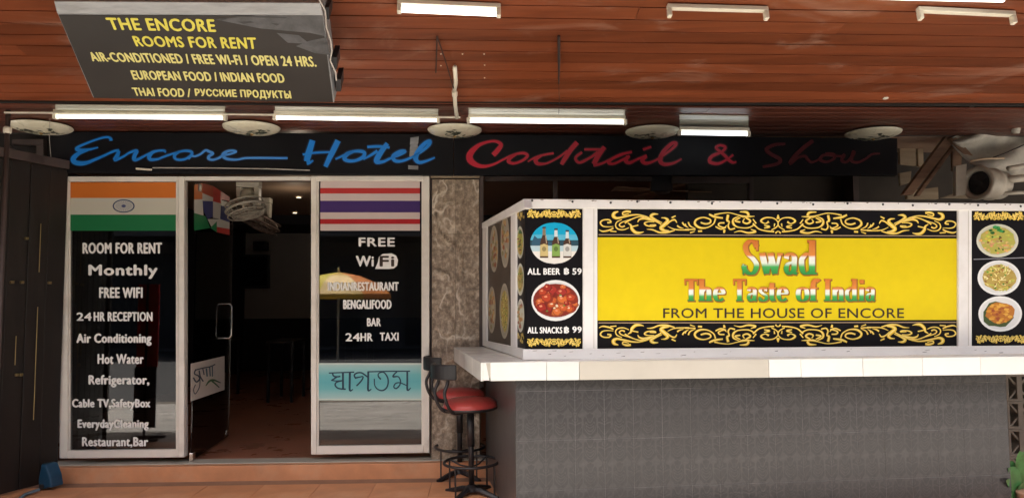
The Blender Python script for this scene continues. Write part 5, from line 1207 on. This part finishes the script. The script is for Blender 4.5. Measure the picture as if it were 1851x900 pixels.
for k, (bx_, by_, tx, ty, w_) in enumerate(((1860, 925, 1826, 905, .05), (1862, 915, 1838, 885, .055), (1860, 900, 1845, 860, .055), (1858, 900, 1822, 840, .05), (1850, 905, 1818, 862, .035), (1848, 905, 1822, 826, .045), (1852, 905, 1843, 808, .045), (1850, 900, 1862, 800, .05), (1848, 905, 1812, 880, .03), (1852, 905, 1835, 846, .05), (1855, 900, 1880, 830, .05), (1850, 905, 1850, 835, .05), (1848, 906, 1826, 893, .035), (1852, 906, 1842, 872, .045))):
    a = at_depth(bx_, by_, 4.85); b = at_depth(tx, ty, 4.75 + rg.uniform(-.1, .12)); mdl = a.lerp(b, .35)
    build('stem', MB().tube([a, mdl], .004, 5), 'stem', pt); build('leaf', leaf(mdl, b, w_, .02), 'leaf', pt, smooth=True)

# ================================================================== INSIDE THE ROOM
def wallfan(label, bx, by, d, bw_, bh, cx, cy, rr_, tilt, m1, m2):
    fr = plane_at(d); t = thing('orbit_fan', label, 'fan', fr.pix(bx + bw_ / 2, by, 0), 'fans hanging from the room ceiling')
    w2 = max(3, bw_ * .16)
    build('bracket', MB().prism(quadp(fr, bx, by, bx + bw_, by + bh * .28), fr.ey * .10), m1, t, bevel=.008)
    build('bracket_arm', MB().prism(pq(fr, [(bx + 1, by + bh), (bx + w2, by + bh), (bx + w2 + 3, by + bh * .29), (bx, by + bh * .29)]), fr.ey * .08), m1, t, bevel=.006)
    build('bracket_arm', MB().prism(pq(fr, [(bx + bw_ - w2, by + bh), (bx + bw_ - 1, by + bh), (bx + bw_, by + bh * .29), (bx + bw_ - w2 - 3, by + bh * .29)]), fr.ey * .08), m1, t, bevel=.006)
    c = fr.pix(cx, cy, .0); ax = Vector((math.sin(tilt), -.12, -math.cos(tilt))).normalized(); R_ = rr_ / FPX * d
    mc = fr.pix(bx + bw_ * .5, by + bh * .62, .05); build('motor', MB().lathe(mc, [(.02, -.06), (.055, -.04), (.065, 0), (.055, .05), (.03, .07)], 18, ax=ax), m1, t, smooth=True)
    build('motor_neck', MB().tube([mc, c], .03, 10), m1, t, smooth=True)
    a = ax.cross(Vector((0, 1, 0))).normalized(); b = ax.cross(a); cage = MB()
    def circ(r, h, rad_): cage.tube([c + ax * h + (a * math.cos(q) + b * math.sin(q)) * r for q in [2 * PI * k / 28 for k in range(28)]], rad_, 5, closed=True)
    circ(R_, 0, .012); circ(R_ * .97, .05, .006); circ(R_ * .97, -.05, .006)
    for s in (-1, 1):
        for rr2 in (.75, .5, .25): circ(R_ * rr2, s * (.05 + .03 * (1 - rr2)), .0035)
    for k in range(18):
        q = 2 * PI * k / 18; dd = a * math.cos(q) + b * math.sin(q)
        for s in (-1, 1): cage.tube([c + ax * s * .075, c + ax * s * .055 + dd * R_ * .7, c + dd * R_], .003, 4)
    cg = build('cage', cage, m2, t)
    for k in range(3):
        q = 2 * PI * k / 3 + .4; d1 = a * math.cos(q) + b * math.sin(q); d2 = a * math.cos(q + .9) + b * math.sin(q + .9)
        build('blade', MB().prism([c + d1 * .03, c + d1 * R_ * .85, c + d2 * R_ * .85 + ax * .02, c + d2 * .03], ax * .004), m2, t)
wallfan('nearer cream orbit fan just inside the doorway top', 426, 326, 6.5, 42, 44, 444, 377, 34, .30, 'cream', 'duct')
wallfan('farther brown orbit fan lower down behind the first', 456, 357, 7.4, 32, 36, 471, 403, 35, -.40, 'duct', 'fandark')
RB = plane_at(12.9)
tv = thing('television', 'black flat television on the grey back wall of the room', 'television', RB.pix(436, 520, .05))
build('casing', pbox(RB, 385, 460, 486, 521, -.02, .09), 'black', tv, bevel=.01); build('screen', pbox(RB, 389, 464, 482, 517, -.024, .002), flat('tv_screen', (.006, .006, .010), .15), tv)
sk = thing('speaker', 'small black speaker box high on the back wall above the television', 'speaker', RB.pix(436, 452, 0)); build('box', pbox(RB, 457, 436, 480, 452, -.2, .2), 'black', sk, bevel=.01); build('grille', pbox(RB, 459, 438, 478, 450, -.21, .009), 'blackmetal', sk)
for k, (px, py, zz, lb) in enumerate(((540, 357, 2.635, 'upper of two small lights in the room ceiling'), (533, 385, 2.635, 'lower of two small lights in the room ceiling'))):
    q = at_z(px, py, zz - .003); o = build('downlight', MB().lathe(q, [(.03, 0), (.028, -.004)], 14), 'spot'); tag(o, lb, 'light', 'small room lights')
for k, (px, py, lb) in enumerate(((505, 618, 'dark dining table with pale top edge seen deep in the doorway'), (380, 616, 'dark dining table seen through the open glass door'), (640, 640, 'dark table behind the right shop window'))):
    fr = plane_at(9.0 + k * .3); q = fr.pix(px, py, 0); t = thing('dining_table', lb, 'table', (q.x, q.y, .118), 'tables in the dark room')
    ff = Frame((q.x, q.y, 0), yawv(2)); build('table_top', MB().box(ff, -.17 if k else -.16, .17, 0, .7, .82, .85), 'sign_grey', t, bevel=.006)
    for sx_ in (-1, 1):
        for sy_ in (.05, .62): build('leg', MB().box(ff, sx_ * .14 - .015, sx_ * .14 + .015, sy_, sy_ + .03, .118, .82), 'blackmetal', t)

for px, py in ((540, 357), (533, 385)):
    q = at_z(px, py, 2.35); L = bpy.data.lights.new('downlight_lamp', 'POINT'); L.energy = .4; L.color = (1, .82, .62); L.shadow_soft_size = .05
    lo = bpy.data.objects.new('downlight_lamp', L); col.objects.link(lo); lo.location = q
# ================================================================== ACROSS THE STREET (seen as reflections in the panes)
def mirror(p):
    d = (p - F.o).dot(F.ey); return p - F.ey * (2 * d)
Up = at_depth(612, 492, 12.2); um = mirror(Up)
pa = thing('street_parasol', 'yellow, orange, red and blue street parasol on the pavement opposite', 'parasol', (um.x, um.y, 0))
mb = MB(); cols_ = [(.85, .28, .05), (.84, .52, .06), (.80, .66, .02), (.05, .40, .6), (.05, .35, .6), (.15, .5, .1), (.75, .62, .02), (.80, .35, .05)]
for k in range(8):
    a0, a1 = 2 * PI * k / 8 + .2, 2 * PI * (k + 1) / 8 + .2
    prf = [(.02, 0), (.35, -.06), (.65, -.18), (.88, -.36), (.90, -.44)]
    for (r0, h0), (r1_, h1) in zip(prf[:-1], prf[1:]):
        mb.poly([Vector((um.x + r0 * math.cos(a0), um.y + r0 * math.sin(a0), um.z + h0)), Vector((um.x + r0 * math.cos(a1), um.y + r0 * math.sin(a1), um.z + h0)), Vector((um.x + r1_ * math.cos(a1), um.y + r1_ * math.sin(a1), um.z + h1)), Vector((um.x + r1_ * math.cos(a0), um.y + r1_ * math.sin(a0), um.z + h1))], cols_[k])
build('canopy', mb, 'print', pa); build('pole', MB().tube([Vector((um.x, um.y, 0)), Vector((um.x, um.y, um.z + .08))], .018, 8), 'cream', pa); build('foot', MB().lathe(Vector((um.x, um.y, 0)), [(.22, 0), (.22, .05), (.06, .09)], 20), 'block', pa)
sbm = mirror(at_depth(262, 800, 7.25)); fb_ = thing('standing_banner', 'red and gold cloth banner on a stand left of the shopfront', 'banner', (sbm.x, sbm.y, 0))
f0 = Frame((sbm.x, sbm.y, 0), yawv(0)); build('cloth', MB().box(f0, -.10, .10, 0, .02, .70, 1.50), 'red_cloth', fb_, bevel=.004); build('lower_cloth', MB().box(f0, -.11, .09, .0, .03, .12, .70), 'grey_cloth', fb_); build('pole', MB().tube([f0.P(0, .04, 0), f0.P(0, .04, 1.52)], .012, 8), 'blackmetal', fb_)
for s in (-1, 1): build('foot', MB().box(f0, -.16, .16, .03 + s * .1 - .02, .03 + s * .1 + .02, 0, .03), 'blackmetal', fb_)
ob = root('opposite_building', (0, -9, 0)); OBF = Frame((0, -9, 0), yawv(180))
build('wall', MB().box(OBF, -26, 26, 0, .6, 0, 7), 'far_wall', ob)
build('awning', MB().box(OBF, -26, 26, -2.0, -.01, 2.9, 3.05), 'far_wall', ob)
for k in range(9):
    x = -20 + k * 4.6; build('shopfront', MB().box(OBF, x, x + 3.4, -.03, -.005, .1, 2.6), 'black', ob); build('window', MB().box(OBF, x + .4, x + 1.5, -.03, -.005, 3.8, 5.2), 'black', ob)
